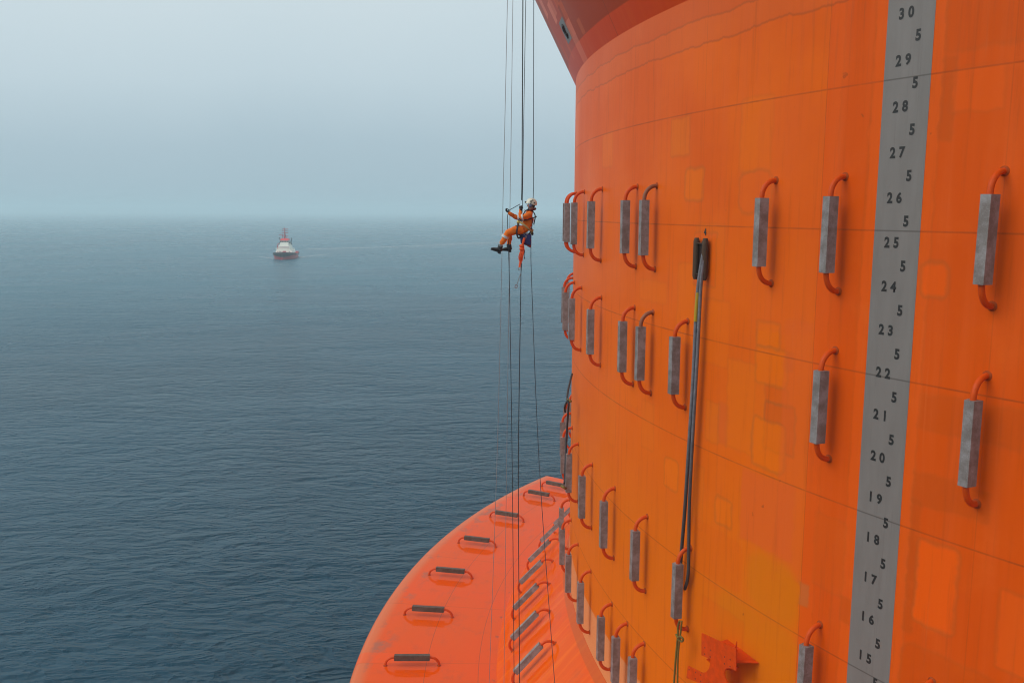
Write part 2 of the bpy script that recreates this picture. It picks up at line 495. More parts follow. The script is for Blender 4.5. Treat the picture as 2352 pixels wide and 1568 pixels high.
            c = t.mix(t.m('MULTIPLY', worn, .5), c, (0.36, 0.10, 0.06))
            fresh = t.m('MULTIPLY', t.step(r, 54.0, 54.05), t.m('MULTIPLY', t.step(th, -91.4 * MPD, -91.36 * MPD), t.step(th, -90.2 * MPD, -90.24 * MPD)))
            c = t.mix(t.m('MULTIPLY', fresh, .5), c, (0.80, 0.085, 0.001))
            for rr in (52.7, 50.05):
                jj = t.step(t.m('ABSOLUTE', t.m('SUBTRACT', r, rr)), .025, .006)
                c = t.mix(t.m('MULTIPLY', jj, .65), c, (.22, .06, .03))
            for tt, w_ in ((-90.25, .02), (-105.2, .02), (-119.0, .03), (-97.5, .02)):
                jj = t.step(t.m('ABSOLUTE', t.m('SUBTRACT', th, tt * MPD)), w_, .004)
                c = t.mix(t.m('MULTIPLY', jj, .55), c, (.25, .06, .02))
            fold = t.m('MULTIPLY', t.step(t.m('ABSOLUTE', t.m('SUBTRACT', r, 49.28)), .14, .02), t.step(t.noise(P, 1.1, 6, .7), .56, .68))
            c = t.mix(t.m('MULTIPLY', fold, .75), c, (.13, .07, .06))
            rough = .11
        else:
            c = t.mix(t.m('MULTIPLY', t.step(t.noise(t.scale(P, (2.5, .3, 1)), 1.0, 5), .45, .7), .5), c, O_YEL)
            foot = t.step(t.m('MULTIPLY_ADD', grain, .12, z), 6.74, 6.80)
            c = t.mix(t.m('MULTIPLY', foot, .55), c, (.40, .085, .012))  # dark reflection at the wall base, painted as a brown-orange strip
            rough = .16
        pud = t.noise(P, .45, 4, .6)
        t.l.new(t.m('MULTIPLY_ADD', t.step(pud, .45, .65), .14, rough - .03), b.inputs['Roughness'])
        b.inputs['Coat Weight'].default_value = .5          # wet with drizzle
        b.inputs['Coat Roughness'].default_value = .012
        b.inputs['Coat IOR'].default_value = 1.33
        b.inputs['Specular IOR Level'].default_value = .0
        t.l.new(t.bump(t.noise(P, .6, 2), .04, .08), b.inputs['Normal'])
    t.l.new(c, b.inputs['Base Color'])
    return m


M_wall = hull_paint('orange_hull_paint', 'wall')
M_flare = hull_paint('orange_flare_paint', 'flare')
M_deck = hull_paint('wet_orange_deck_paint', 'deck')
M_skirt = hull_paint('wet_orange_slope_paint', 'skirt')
M_pipe = simple('orange_pipe_paint', (0.60, 0.066, 0.001), .5, var=.25, nscale=5, spec=.2)
M_pipe_rust = simple('brown_primer_pipe', (0.24, 0.075, 0.030), .6, var=.3, nscale=6, bump=.3)
M_black = simple('black_rubber', (0.012, 0.012, 0.013), .6)
M_numeral = simple('black_marking_paint', (0.014, 0.013, 0.012), .55, var=.3)


def anode_metal(name='weathered_zinc_alloy', c1=(0.180, 0.150, 0.135), c2=(0.31, 0.29, 0.285), c3=(0.56, 0.56, 0.57), c4=(0.10, 0.075, 0.06)):
    m, t, b = new_mat(name)
    co = t.objco()
    oi = t.n.new('ShaderNodeObjectInfo').outputs['Random']
    v = t.n.new('ShaderNodeVectorMath'); v.operation = 'ADD'; t.l.new(co, v.inputs[0]); t.l.new(t.xyz(oi, t.m('MULTIPLY', oi, 37.0), 0.0), v.inputs[1])
    n1 = t.noise(v.outputs[0], 3.0, 5, .65); n2 = t.noise(v.outputs[0], 40.0, 5, .75)
    c = t.mix(t.step(n1, .35, .7), c1, c2)
    c = t.mix(t.m('MULTIPLY', t.step(n2, .55, .75), .6), c, c3)
    c = t.mix(t.m('MULTIPLY', t.step(n2, .45, .28), .5), c, c4)
    t.l.new(c, b.inputs['Base Color'])
    b.inputs['Metallic'].default_value = .25
    t.l.new(t.m('MULTIPLY_ADD', n2, .3, .42), b.inputs['Roughness'])
    t.l.new(t.bump(n2, .35, .02), b.inputs['Normal'])
    return m


M_anode = anode_metal()
M_anode_brown = anode_metal('brown_shaded_zinc', (0.070, 0.045, 0.030), (0.125, 0.090, 0.066), (0.21, 0.175, 0.14), (0.040, 0.024, 0.014))  # brown copy for deck bars, darkened in colour for their shaded sides
M_collar = simple('burnt_weld_paint', (0.34, 0.055, 0.010), .7, var=.5, nscale=12, spec=.1)

# ------------------------------------------------------------------ sea
def sea_mat():
    m, t, b = new_mat('sea_water')
    co = t.objco()
    def waves(scale, rot, stretch, detail, rough):
        mp = t.n.new('ShaderNodeMapping'); t.l.new(co, mp.inputs['Vector'])
        mp.inputs['Rotation'].default_value = (0, 0, rad(rot)); mp.inputs['Scale'].default_value = (scale * stretch, scale, scale)
        n = t.n.new('ShaderNodeTexNoise'); t.l.new(mp.outputs[0], n.inputs['Vector'])
        n.inputs['Scale'].default_value = 1.0; n.inputs['Detail'].default_value = detail; n.inputs['Roughness'].default_value = rough
        n.inputs['Distortion'].default_value = .4
        return n.outputs['Fac']
    a = waves(.060, 18, .45, 2, .5)       # swell
    b1 = waves(.26, -8, .5, 4, .6)        # wind waves
    b2 = waves(.47, 31, .45, 3, .55)      # crossing waves
    c1 = waves(1.25, 12, .55, 6, .65)     # chop and ripples
    gust = t.step(t.noise(co, .018, 3, .6), .3, .7)
    rid = t.m('SUBTRACT', 1.0, t.m('ABSOLUTE', t.m('MULTIPLY_ADD', b1, 2.0, -1.0)))
    rid2 = t.m('POWER', t.m('SUBTRACT', 1.0, t.m('ABSOLUTE', t.m('MULTIPLY_ADD', b2, 2.0, -1.0))), 2.0)
    h = t.m('ADD', t.m('MULTIPLY', a, 2.4), t.m('ADD', t.m('MULTIPLY', rid, 1.0), t.m('MULTIPLY', t.m('MULTIPLY_ADD', gust, .5, .6), t.m('ADD', t.m('MULTIPLY', rid2, .42), t.m('MULTIPLY', c1, .50)))))
    t.l.new(t.bump(h, 1.0, .88), b.inputs['Normal'])
    patch = t.noise(co, .012, 4, .6)
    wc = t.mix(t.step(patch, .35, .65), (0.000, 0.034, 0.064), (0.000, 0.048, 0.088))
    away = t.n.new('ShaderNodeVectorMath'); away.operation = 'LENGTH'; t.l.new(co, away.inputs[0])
    far_w = t.step(away.outputs['Value'], 55, 210)
    t.l.new(t.mix(t.m('MULTIPLY', t.step(away.outputs['Value'], 70, 420), .9), wc, t.mix(t.step(patch, .35, .65), (0.006, 0.085, 0.135), (0.010, 0.110, 0.165))), b.inputs['Base Color'])     # far haze put into the colour: lighter teal with camera distance
    # smoother water near the camera, rougher with distance
    t.l.new(t.m('ADD', t.m('MULTIPLY_ADD', t.step(patch, .4, .7), .05, .09), t.m('MULTIPLY', far_w, .17)), b.inputs['Roughness'])
    b.inputs['IOR'].default_value = 1.333
    b.inputs['Specular IOR Level'].default_value = .27
    b.inputs['Specular Tint'].default_value = (.76, .93, 1.0, 1)
    return m


bm = bmesh.new()
SEA_R = 7000
rings = [0.0]
r_ = 20.0
while r_ < SEA_R:
    rings.append(r_); r_ *= 1.35
rings.append(SEA_R)
prev = None
for r_ in rings:
    cur = [bm.verts.new((r_ * math.cos(2 * math.pi * k / 64), r_ * math.sin(2 * math.pi * k / 64), 0)) for k in range(64)] if r_ > 0 else [bm.verts.new((0, 0, 0))]
    if prev:
        for k in range(64):
            if len(prev) == 1: bm.faces.new((prev[0], cur[k], cur[(k + 1) % 64]))
            else: bm.faces.new((prev[k], cur[k], cur[(k + 1) % 64], prev[(k + 1) % 64]))
    prev = cur
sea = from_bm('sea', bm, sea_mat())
tag(sea, 'calm grey blue sea with small wind ripples fading into mist', 'sea', kind='structure')

# ------------------------------------------------------------------ hull
hull = empty('platform_hull', (HX, HY, 0), 'huge round orange hull of a floating production platform with flared top', 'platform hull')


def lathe(name, prof, mat, t0=-180, t1=180, step=1.0, parent=hull, angle=35):
    bm = bmesh.new()
    n = int(round((t1 - t0) / step))
    full = abs(t1 - t0 - 360) < 1e-6
    cols = []
    for k in range(n if full else n + 1):
        t = rad(t0 + (t1 - t0) * k / n)
        cols.append([bm.verts.new((r * math.sin(t), -r * math.cos(t), z)) for r, z in prof])
    for k in range(n):
        a, b2 = cols[k], cols[(k + 1) % len(cols)]
        for i in range(len(prof) - 1):
            bm.faces.new((a[i], b2[i], b2[i + 1], a[i + 1]))
    if not full:
        for c_ in (cols[0], cols[-1]):
            if len(c_) > 2 and len(prof) > 6:
                bm.faces.new(c_)
    o = from_bm(name, bm, mat, parent, True, angle)
    return o


lathe('column_wall', [(HR, BASE_Z - 2.5), (HR, 9.0), (HR, 16), (HR, 24), (HR, RING_Z)], M_wall, step=.5)
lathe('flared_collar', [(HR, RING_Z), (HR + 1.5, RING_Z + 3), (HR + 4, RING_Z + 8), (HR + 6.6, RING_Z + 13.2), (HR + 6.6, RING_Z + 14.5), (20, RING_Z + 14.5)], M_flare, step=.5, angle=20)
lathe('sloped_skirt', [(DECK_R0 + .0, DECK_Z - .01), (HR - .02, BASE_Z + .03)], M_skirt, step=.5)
_prof = [(DECK_R0 - .05, DECK_Z - .002), (52, DECK_Z), (54, DECK_Z), (DECK_R1 - .45, DECK_Z)]
for k in range(1, 7):
    a = rad(90 * k / 6)
    _prof.append((DECK_R1 - .45 + .45 * math.sin(a), DECK_Z - .45 + .45 * math.cos(a)))
_prof += [(DECK_R1, -.9), (DECK_R0 - .05, -.9)]
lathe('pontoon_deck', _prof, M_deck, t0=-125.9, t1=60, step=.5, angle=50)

# draft scale painted on the wall
TH0, TH1 = -61.79, -60.27
def scale_mat():
    m, t, b = new_mat('grey_scale_paint')
    co = t.objco()
    s = t.n.new('ShaderNodeSeparateXYZ'); t.l.new(co, s.inputs[0])
    n1 = t.noise(t.scale(co, (1, 1, .2)), 3.0, 5, .6)
    c = t.mix(n1, (0.155, 0.138, 0.124), (0.225, 0.204, 0.188))
    run = t.noise(t.scale(co, (9, 9, .25)), 1.0, 6, .7)
    c = t.mix(t.m('MULTIPLY', t.step(run, .55, .78), .35), c, (0.085, 0.066, 0.052))
    c = t.mix(t.m('MULTIPLY', t.step(t.noise(co, 5.0, 7, .75), .60, .74), .3), c, (0.26, 0.17, 0.11))
    for zz in SEAMS:
        c = t.mix(t.m('MULTIPLY', t.step(t.m('ABSOLUTE', t.m('SUBTRACT', s.outputs[2], zz)), .026, .006), .65), c, (.06, .045, .035))
    t.l.new(c, b.inputs['Base Color']); b.inputs['Roughness'].default_value = .5
    return m
scale_o = lathe('draft_scale', [(HR + .004, 8.0), (HR + .004, 20), (HR + .004, RING_Z - .02)], scale_mat(), t0=TH0, t1=TH1, step=.19)
tag(scale_o, 'grey vertical draft scale strip with black metre numerals')

_glyph = {}
def glyph_mesh(ch):
    if ch in _glyph: return _glyph[ch]
    cu = bpy.data.curves.new('numeral', 'FONT')
    cu.body = ch; cu.size = 1.0; cu.offset = .042; cu.extrude = 0.0; cu.resolution_u = 4
    cu.align_x = 'CENTER'
    ob = bpy.data.objects.new('numeral', cu); COL.objects.link(ob)
    bpy.context.view_layer.update()
    me = bpy.data.meshes.new_from_object(ob.evaluated_get(bpy.context.evaluated_depsgraph_get()))
    bpy.data.objects.remove(ob); bpy.data.curves.remove(cu)
    xs = [v.co.x for v in me.vertices]; ys = [v.co.y for v in me.vertices]
    me.transform(Matrix.Translation((-(min(xs) + max(xs)) / 2, -(min(ys) + max(ys)) / 2, 0)))
    me.transform(Matrix.Diagonal((.150 / (.53 if ch != '1' else .56), .25 / (max(ys) - min(ys)), 1, 1)))
    me.materials.append(M_numeral)
    _glyph[ch] = me
    return me


def numeral(ch, th, z):
    o = bpy.data.objects.new('numeral', glyph_mesh(ch)); COL.objects.link(o)
    o.parent = scale_o
    t = rad(th)
    n = Vector((math.sin(t), -math.cos(t), 0)); ax = Vector((math.cos(t), math.sin(t), 0))
    p = n * (HR + .009) + Vector((0, 0, z))
    o.matrix_local = Matrix(((ax.x, 0, n.x, p.x), (ax.y, 0, n.y, p.y), (0, 1, 0, p.z), (0, 0, 0, 1)))


def frac(f): return TH0 + (TH1 - TH0) * f
for mk in range(12, 32):
    s_ = str(mk)
    numeral(s_[0], frac(.305), mk)
    numeral(s_[1], frac(.508), mk)
    if mk < 31: numeral('5', frac(.688), mk + .5 - .02)

# grey marking plate on the flare
bm = bmesh.new()
def flare_pt(th, z, off):
    r = HR + .5 * (z - RING_Z)
    p = pol(th, r, z) - Vector((HX, HY, 0))
    nn = Vector((math.sin(rad(th)), -math.cos(rad(th)), -.5)).normalized()
    return p + nn * off
q = [flare_pt(-88.85, 33.02, .006), flare_pt(-86.95, 33.02, .006), flare_pt(-86.9, 33.9, .006), flare_pt(-88.8, 33.9, .006)]
bm.faces.new([bm.verts.new(p) for p in q])
M_greymark = simple('grey_marking_paint', (0.20, 0.20, 0.19), .5, var=.25)
fm = from_bm('grey_marking', bm, M_greymark, hull)
bm = bmesh.new()
ringp = [(.30 * math.cos(a) * .9, .22 * math.sin(a)) for a in [rad(x) for x in range(40, 330, 20)]]
tube(bm, [flare_pt(-87.85 + u / MPD, 33.45 + v, .012) for u, v in ringp], .045, 6)
tube(bm, [flare_pt(-87.85 + u / MPD, 33.45 + v, .012) for u, v in ((.02, .26), (.05, .02), (-.06, -.3))], .05, 6)
from_bm('dark_symbol', bm, M_numeral, fm)

# ------------------------------------------------------------------ anodes
S_OFF, HALF, BARL = .44, 1.37, .905


def build_anode(pipe_mat_top, pipe_mat_bot, bar_mat):
    """local frame: X away from the plate, Z along the bar; origin on the plate between the two feet"""
    root = empty('anode')
    bm = bmesh.new()
    # trapezoid bar, narrower outer face
    def sec(z, k=1.0):
        return [(S_OFF - .125 * k, -.147 * k, z), (S_OFF - .125 * k, .147 * k, z), (S_OFF + .135 * k, .110 * k, z), (S_OFF + .135 * k, -.110 * k, z)]
    vr = loft(bm, [sec(-BARL), sec(-BARL * .5), sec(0), sec(BARL * .5), sec(BARL)])
    es = [e for e in bm.edges if len(e.link_faces) == 2 and e.calc_face_angle() > .5]
    bmesh.ops.bevel(bm, geom=es, offset=.012, segments=2, profile=.5, affect='EDGES')
    from_bm('bar', bm, bar_mat, root, True, 30)
    for sg, mt in ((1, pipe_mat_top), (-1, pipe_mat_bot)):
        bm = bmesh.new()
        pts = [(-.03, 0, sg * HALF), (.0, 0, sg * HALF)]
        R_ = S_OFF
        for k in range(0, 10):
            a = rad(90 - 90 * k / 9)
            pts.append((.03 + (R_ - .03) * math.cos(a), 0, sg * (HALF - R_ + R_ * math.sin(a))))
        pts.append((S_OFF, 0, sg * (BARL - .05)))
        tube(bm, pts, .066, 14)
        el = from_bm('pipe_elbow', bm, mt, root, True, 50)
        bm = bmesh.new()
        tube(bm, [(-.02, 0, sg * HALF), (.010, 0, sg * HALF), (.034, 0, sg * HALF)], [.115, .108, .067], 16)
        from_bm('weld_collar', bm, M_collar, el, True, 30)
    return root


def frame_mat(o, xa, za):
    ya = za.cross(xa)
    return Matrix(((xa.x, ya.x, za.x, o.x), (xa.y, ya.y, za.y, o.y), (xa.z, ya.z, za.z, o.z), (0, 0, 0, 1)))


PROTO = build_anode(M_pipe, M_pipe, M_anode)
PROTO_R = build_anode(M_pipe_rust, M_pipe, M_anode)
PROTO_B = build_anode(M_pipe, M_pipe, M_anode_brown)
_used = set()


def place_anode(proto, M, label, group):
    if proto.name not in _used:
        o = proto; _used.add(proto.name)
    else:
        o = proto.copy(); COL.objects.link(o)
        for ch in proto.children:
            c = ch.copy(); COL.objects.link(c); c.parent = o
            for g2 in ch.children:
                d2 = g2.copy(); COL.objects.link(d2); d2.parent = c
    k = .985 + .03 * random.random()          # castings differ a little and sit a touch askew
    M = M @ Matrix.Rotation(rad(random.uniform(-.8, .8)), 4, 'X') @ Matrix.Diagonal((1, .96 + .08 * random.random(), k, 1))
    if random.random() < .5: M = M @ Matrix.Rotation(math.pi, 4, 'X') if proto is not PROTO_R else M
    o.matrix_world = M
    return tag(o, label, 'anode', group)


ORD = ['first', 'second', 'third', 'fourth', 'fifth', 'sixth', 'seventh', 'eighth', 'ninth', 'tenth', 'eleventh', 'twelfth', 'thirteenth']


def wall_frame(th, zc):
    n = Vector((math.sin(rad(th)), -math.cos(rad(th)), 0))
    return frame_mat(pol(th, HR, zc), n, Vector((0, 0, 1)))


ROWS = [
    ('top', 25.14, [-58.04, -63.0, -66.0, -74.0, -76.05, -81.3, -85.9, -89.6, -91.5]),
    ('second', 20.95, [-58.04, -63.0, -71.02, -74.06, -76.05, -81.03, -86.3, -90.2, -94.0, -98.0]),
    ('third', 13.85, [-58.9, -63.0, -70.25, -74.08, -78.09, -82.3, -86.6, -90.4, -94.4, -98.3, -101.0, -103.5]),
    ('bottom', 9.2, [-74.04, -76.03, -78.2, -82.25, -86.2, -90.3, -94.3]),
]
EXTRA = {
    ('top', 0): 'large grey anode bar right of the draft scale, upper of two there',
    ('top', 1): 'grey anode bar left of the draft scale, topmost of three in its column',
    ('top', 2): 'grey anode bar between the rope fairlead and the one beside the draft scale',
    ('top', 3): 'top row anode with a rusty brown upper pipe, first left of the fairlead',
    ('second', 0): 'large speckled grey anode bar right of the draft scale, beside numerals 20 to 22',
    ('second', 1): 'grey anode bar left of the draft scale, second of three in its column',
    ('second', 2): 'grey anode bar just left of the long hanging sling, in its middle stretch',
    ('second', 3): 'second row anode with a brown upper pipe, second from the hanging sling',
    ('third', 0): 'anode right of the draft scale with only its orange pipe top in view',
    ('third', 1): 'bright grey anode bar left of the draft scale, lowest of three in its column',
    ('third', 2): 'grey anode bar that the long sling loops behind, above the yellow rope knot',
}
for nm, zc, ths in ROWS:
    for i, th in enumerate(ths):
        lab = EXTRA.get((nm, i))
        if lab is None:
            lab = f'grey anode bar on orange pipes, {ORD[i]} from right in {nm} wall row'
        place_anode(PROTO_R if (nm in ('top', 'second') and i == 3) else PROTO, wall_frame(th, zc), lab, f'anodes in the {nm} row of the hull wall')

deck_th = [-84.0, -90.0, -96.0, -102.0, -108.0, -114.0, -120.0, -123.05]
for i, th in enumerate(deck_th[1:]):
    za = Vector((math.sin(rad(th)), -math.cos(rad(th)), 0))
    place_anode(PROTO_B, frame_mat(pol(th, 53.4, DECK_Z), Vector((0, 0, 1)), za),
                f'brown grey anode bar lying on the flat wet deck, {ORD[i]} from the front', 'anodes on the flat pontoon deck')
sl = Vector((HR - DECK_R0, 0, BASE_Z - DECK_Z)).normalized()          # up-slope in (radial, -, z)
cone_th = [-85.9, -89.9, -94.0, -98.0, -102.0, -106.0, -110.0, -114.0]
for i, th in enumerate(cone_th):
    er = Vector((math.sin(rad(th)), -math.cos(rad(th)), 0))
    za = (er * sl.x + Vector((0, 0, 1)) * sl.z).normalized()
    xa = (er * sl.z - Vector((0, 0, 1)) * sl.x).normalized()
    c0 = pol(th, 48.35, 3.89)
    place_anode(PROTO, frame_mat(c0 + za * HALF, xa, za), f'slanted grey anode bar on the sloped skirt, {ORD[i]} from the front', 'anodes on the sloped skirt')

# ------------------------------------------------------------------ fairlead, sling, tie rope, bracket
M_rust = simple('rusty_steel', (0.060, 0.030, 0.012), .7, var=.6, nscale=9, bump=.5)
M_dark = simple('dark_recess_steel', (0.02, 0.008, 0.006), .7, var=.4)
FT = -69.97
ff = wall_frame(FT, 24.28)
fair = empty('fairlead', (0, 0, 0), 'rusty brown fairlead of two upright rollers on a bright orange square', 'fairlead')
fair.matrix_world = ff
for sy in (-1, 1):
    bm = bmesh.new()
    pts, rs = [], []
    for k in range(13):
        z = -.62 + 1.24 * k / 12
        pts.append((.14, sy * .238, z))
        rs.append(.096 if abs(z) < .6 else .062)
    tube(bm, pts, rs, 18)
    from_bm('roller', bm, M_rust, fair, True, 60)
bm = bmesh.new()
box(bm, (.05, 0, -.02), (.10, .30, 0.96), bevel=.01)
from_bm('back_plate', bm, M_dark, fair)
bm = bmesh.new()
box(bm, (.12, 0, .46), (.16, .30, .03), bevel=.005)
box(bm, (.12, 0, -.45), (.14, .30, .03), bevel=.005)
from_bm('cross_bar', bm, M_rust, fair)
gm = glyph_mesh('4').copy()
o = link('numeral', gm, [], fair)
o.matrix_local = Matrix.Translation((.012, -.0, .80)) @ Matrix(((0, 0, 1, 0), (.8, 0, 0, 0), (0, .85, 0, 0), (0, 0, 0, 1)))
gm.transform(Matrix.Identity(4))


def braid(name, c1, c2, sc=26, dark_below=None):
    m, t, b = new_mat(name)
    co = t.objco()
    w = t.n.new('ShaderNodeTexWave'); w.bands_direction = 'DIAGONAL'; w.inputs['Scale'].default_value = sc; w.inputs['Distortion'].default_value = 2.0
    t.l.new(co, w.inputs['Vector'])
    c = t.mix(t.m('MULTIPLY', w.outputs['Fac'], t.noise(co, 6, 3)), c1, c2)
    if dark_below:      # lower end soaked and dirty
        sp = t.n.new('ShaderNodeSeparateXYZ'); t.l.new(co, sp.inputs[0])
        c = t.mix(t.m('MULTIPLY', t.step(sp.outputs[2], *dark_below), .85), c, t.mix(w.outputs['Fac'], (0.010, 0.010, 0.011), (0.05, 0.048, 0.045)))
    t.l.new(c, b.inputs['Base Color']); b.inputs['Roughness'].default_value = .8
    t.l.new(t.bump(w.outputs['Fac'], .5, .01), b.inputs['Normal'])
    return m


M_sling = braid('grey_braided_sling', (0.06, 0.06, 0.072), (0.44, 0.45, 0.49), dark_below=(0.5, -4.2))
M_slingd = braid('dark_braided_sling', (0.012, 0.012, 0.016), (0.12, 0.12, 0.13))
M_yel = simple('yellow_tape', (0.42, 0.27, 0.006), .6)
M_yrope = braid('yellow_green_rope', (0.10, 0.075, 0.006), (0.36, 0.27, 0.05), 40)
sling = empty('mooring_sling', tuple(at_wall(1590, 900, .3)), 'long grey blue double braided sling hanging from the fairlead down the hull', 'sling')


def child_world(o, parent):
    o.parent = parent
    o.matrix_parent_inverse = parent.matrix_world.inverted() if parent.matrix_world != Matrix.Identity(4) else Matrix.Identity(4)


def strand(name, pts, r, mat, parent, seg=8, n=6):
    bm = bmesh.new()
    P = smooth_path(pts, n)
    o_ = Vector(parent.location) if parent is not None else Vector((0, 0, 0))
    tube(bm, [p - o_ for p in P], r, seg)
    return from_bm(name, bm, mat, parent, True, 60)


def W_(lst): return [at_wall(x, y, s) for x, y, s in lst]
strand('strap', W_([(1618, 578, .06), (1614, 590, .20), (1606, 640, .27), (1600, 700, .27), (1594, 830, .28), (1587, 950, .28), (1580, 1060, .27), (1573, 1170, .24), (1566.5, 1250, .18), (1563, 1300, .15), (1561, 1350, .14)]), .058, M_sling, sling)
strand('strap', W_([(1619, 580, .05), (1617, 592, .17), (1611, 640, .24), (1606.5, 720, .24), (1601, 830, .25), (1594, 950, .25), (1588, 1060, .25), (1583, 1170, .24), (1582, 1262, .22), (1581, 1310, .20), (1578, 1335, .18), (1573, 1352, .16)]), .052, M_sling, sling)
strand('colour_band', W_([(1603.5, 672, .275), (1601.5, 690, .28), (1599.5, 714, .28), (1598, 738, .28)]), .062, M_yel, sling)
tie = strand('tie_rope', W_([(1561, 1425, .52), (1557, 1440, .5), (1557, 1458, .5), (1553, 1500, .48), (1550, 1540, .46), (1546, 1600, .44)]), .035, M_yrope, None)
tag(tie, 'yellow green tie rope knotted under the anode at the bottom of the sling', 'rope')
for pts, r_ in (([(1566, 1425, .5), (1564, 1445, .5), (1562, 1462, .5), (1557, 1510, .46), (1556, 1600, .42)], .03),
                ([(1553, 1456, .52), (1557, 1463, .55), (1563, 1461, .56), (1569, 1467, .52), (1566, 1472, .5), (1558, 1468, .5)], .035)):
    strand('rope_strand', W_(pts), r_, M_yrope, tie)

# bracket: steel plate standing off the wall on webs
M_brk = simple('orange_bracket_paint', (0.60, 0.056, 0.0004), .5, var=.4, nscale=5, bump=.3, spec=.15)
BT, BOFF = -68.9, .62
bn = Vector((math.sin(rad(BT)), -math.cos(rad(BT)), 0)); bax = Vector((math.cos(rad(BT)), math.sin(rad(BT)), 0))
b0 = pol(BT, HR + BOFF, 12.0)
def brk(a, b_):
    x = (1960 + a / 3.214) * PW / 3072; y = (1560 + b_ / 3.214) * PW / 3072
    d = ray(x, y); C0 = Vector((0, 0, CAMZ))
    p = C0 + d * ((b0 - C0).dot(bn) / d.dot(bn))
    return ((p - b0).dot(bax), p.z - 12.0)
outline = [(465, 1085), (795, 1235), (795, 1450), (740, 1424), (700, 1425), (686, 1455), (687, 1500), (702, 1535), (725, 1572), (760, 1700), (560, 1640), (460, 1572), (318, 1518), (333, 1400), (470, 1468), (505, 1462), (535, 1430), (546, 1390), (546, 1335), (462, 1298)]
o2 = [brk(*p) for p in outline]
brkt = empty('steel_bracket', tuple(b0), 'orange steel bracket plate with bolt holes standing off the wall at the bottom', 'bracket')
brkt.matrix_world = frame_mat(b0, bn, Vector((0, 0, 1)))
# local: X normal, Y = z cross x (tangent), Z up
sgn = 1.0 if (Vector((0, 0, 1)).cross(bn)).dot(bax) > 0 else -1.0
bm = bmesh.new()
loft(bm, [[(0, sgn * u, v) for u, v in o2], [(-.03, sgn * u, v) for u, v in o2]])
from_bm('face_plate', bm, M_brk, brkt, True, 30)
bm = bmesh.new()
for a, b_ in [(497, 1226), (552, 1251), (495, 1288), (548, 1314), (687, 1315), (741, 1340), (686, 1380), (740, 1407), (407, 1464), (458, 1489), (404, 1525), (456, 1550), (345, 1437)]:
    u, v = brk(a, b_)
    tube(bm, [(-.01, sgn * u, v), (.004, sgn * u, v)], .022, 10)
from_bm('bolt_holes', bm, M_black, brkt)
uR, vR0 = brk(780, 1240); _, vR1 = brk(790, 1440); uL, vL0 = brk(548, 1340); _, vL1 = brk(480, 1470)


def web(us, zs, thick=.025):
    """vertical web from the face plate back to the wall"""
    bm = bmesh.new()
    ring_a = [(-.03, sgn * us, zs[0]), (-.03, sgn * us, zs[1]), (-BOFF - .02, sgn * us, zs[1] - .42), (-BOFF - .02, sgn * us, zs[0] - .1)]
    loft(bm, [ring_a, [(x, y + thick, z) for x, y, z in ring_a]])
    from_bm('gusset', bm, M_brk, brkt, True, 30)


def shelf(z, u0, u1, fl):
    bm = bmesh.new()
    pa = [(-.03, sgn * u0, z), (-.03, sgn * u1, z), (-.2, sgn * (u1 + fl * .25), z), (-.42, sgn * (u1 + fl * .55), z), (-BOFF - .03, sgn * (u1 + fl), z), (-BOFF - .03, sgn * (u0 - fl * .4), z)]
    loft(bm, [pa, [(x, y, zz - .025) for x, y, zz in pa]])
    from_bm('gusset', bm, M_brk, brkt, True, 30)


bm = bmesh.new()
horn = [(-.03, vR1), (-.03, vR0 - .06), (-.08, vR0 - .03), (-.12, vR0 + .03), (-.15, vR0 + .15), (-.165, vR0 + .15), (-.17, vR1 + .05)]
loft(bm, [[(x, sgn * (uR - .10), z) for x, z in horn], [(x, sgn * (uR - .125), z) for x, z in horn]])
from_bm('gusset', bm, M_brk, brkt, True, 30)
web((uL + uR) / 2, (vR1, vR0 - .05)); web(uL + .05, (vR1 - .6, vL0 + .3))
shelf(brk(795, 1385)[1], uL, uR, .26); shelf(brk(540, 1330)[1] - .12, uL - .25, uL + .4, .1)
shelf(brk(330, 1530)[1] - .1, uL - .55, uL + .2, .1)

# second sling seen edge-on beyond the left edge of the wall
es = empty('dark_sling', tuple(at_wall(1302, 900, .5)), 'black sling hanging beside the left edge of the hull wall, tied to anodes', 'sling')
strand('strap', W_([(1314, 858, .1), (1308, 882, .25), (1304, 900, .42), (1303, 918, .5), (1306, 926, .5), (1304, 960, .45), (1301, 1010, .45), (1299, 1060, .5), (1297, 1100, .55), (1296, 1110, .6)]), .05, M_slingd, es)
strand('strap', W_([(1306, 918, .5), (1300, 926, .6), (1297, 936, .62), (1298, 946, .58)]), .05, M_slingd, es)
strand('tie', W_([(1304, 917, .5), (1309, 920, .45), (1312, 922, .4)]), .05, M_yrope, es)
strand('tie', W_([(1290, 1116, .75), (1295, 1119, .7), (1299, 1121, .6)]), .06, M_yrope, es)

# loose thin line lying over the skirt anodes
ll = strand('loose_line', [at_z(1285, 1220, 5.2), at_z(1271, 1255, 4.6), at_z(1262, 1278, 4.2), at_z(1247, 1300, 3.9), at_z(1226, 1318, 3.8), at_z(1206, 1328, 3.7)], .012, M_slingd, None)
tag(ll, 'loose thin dark line hanging across the slanted anodes on the skirt', 'line')

# ------------------------------------------------------------------ ropes and the rope-access worker
WD = 23.0
def pc(a, b_, Y=WD):
    """person crop pixel -> world at depth Y"""
    return at_depth((1440 + a / 4.9) * PW / 3072, (560 + b_ / 4.9) * PW / 3072, Y)
def px(x, y, Y=WD): return at_depth(x, y, Y)
PPM = (FPX * 3072 / PW) * 4.9 / WD      # crop pixels per metre at the worker

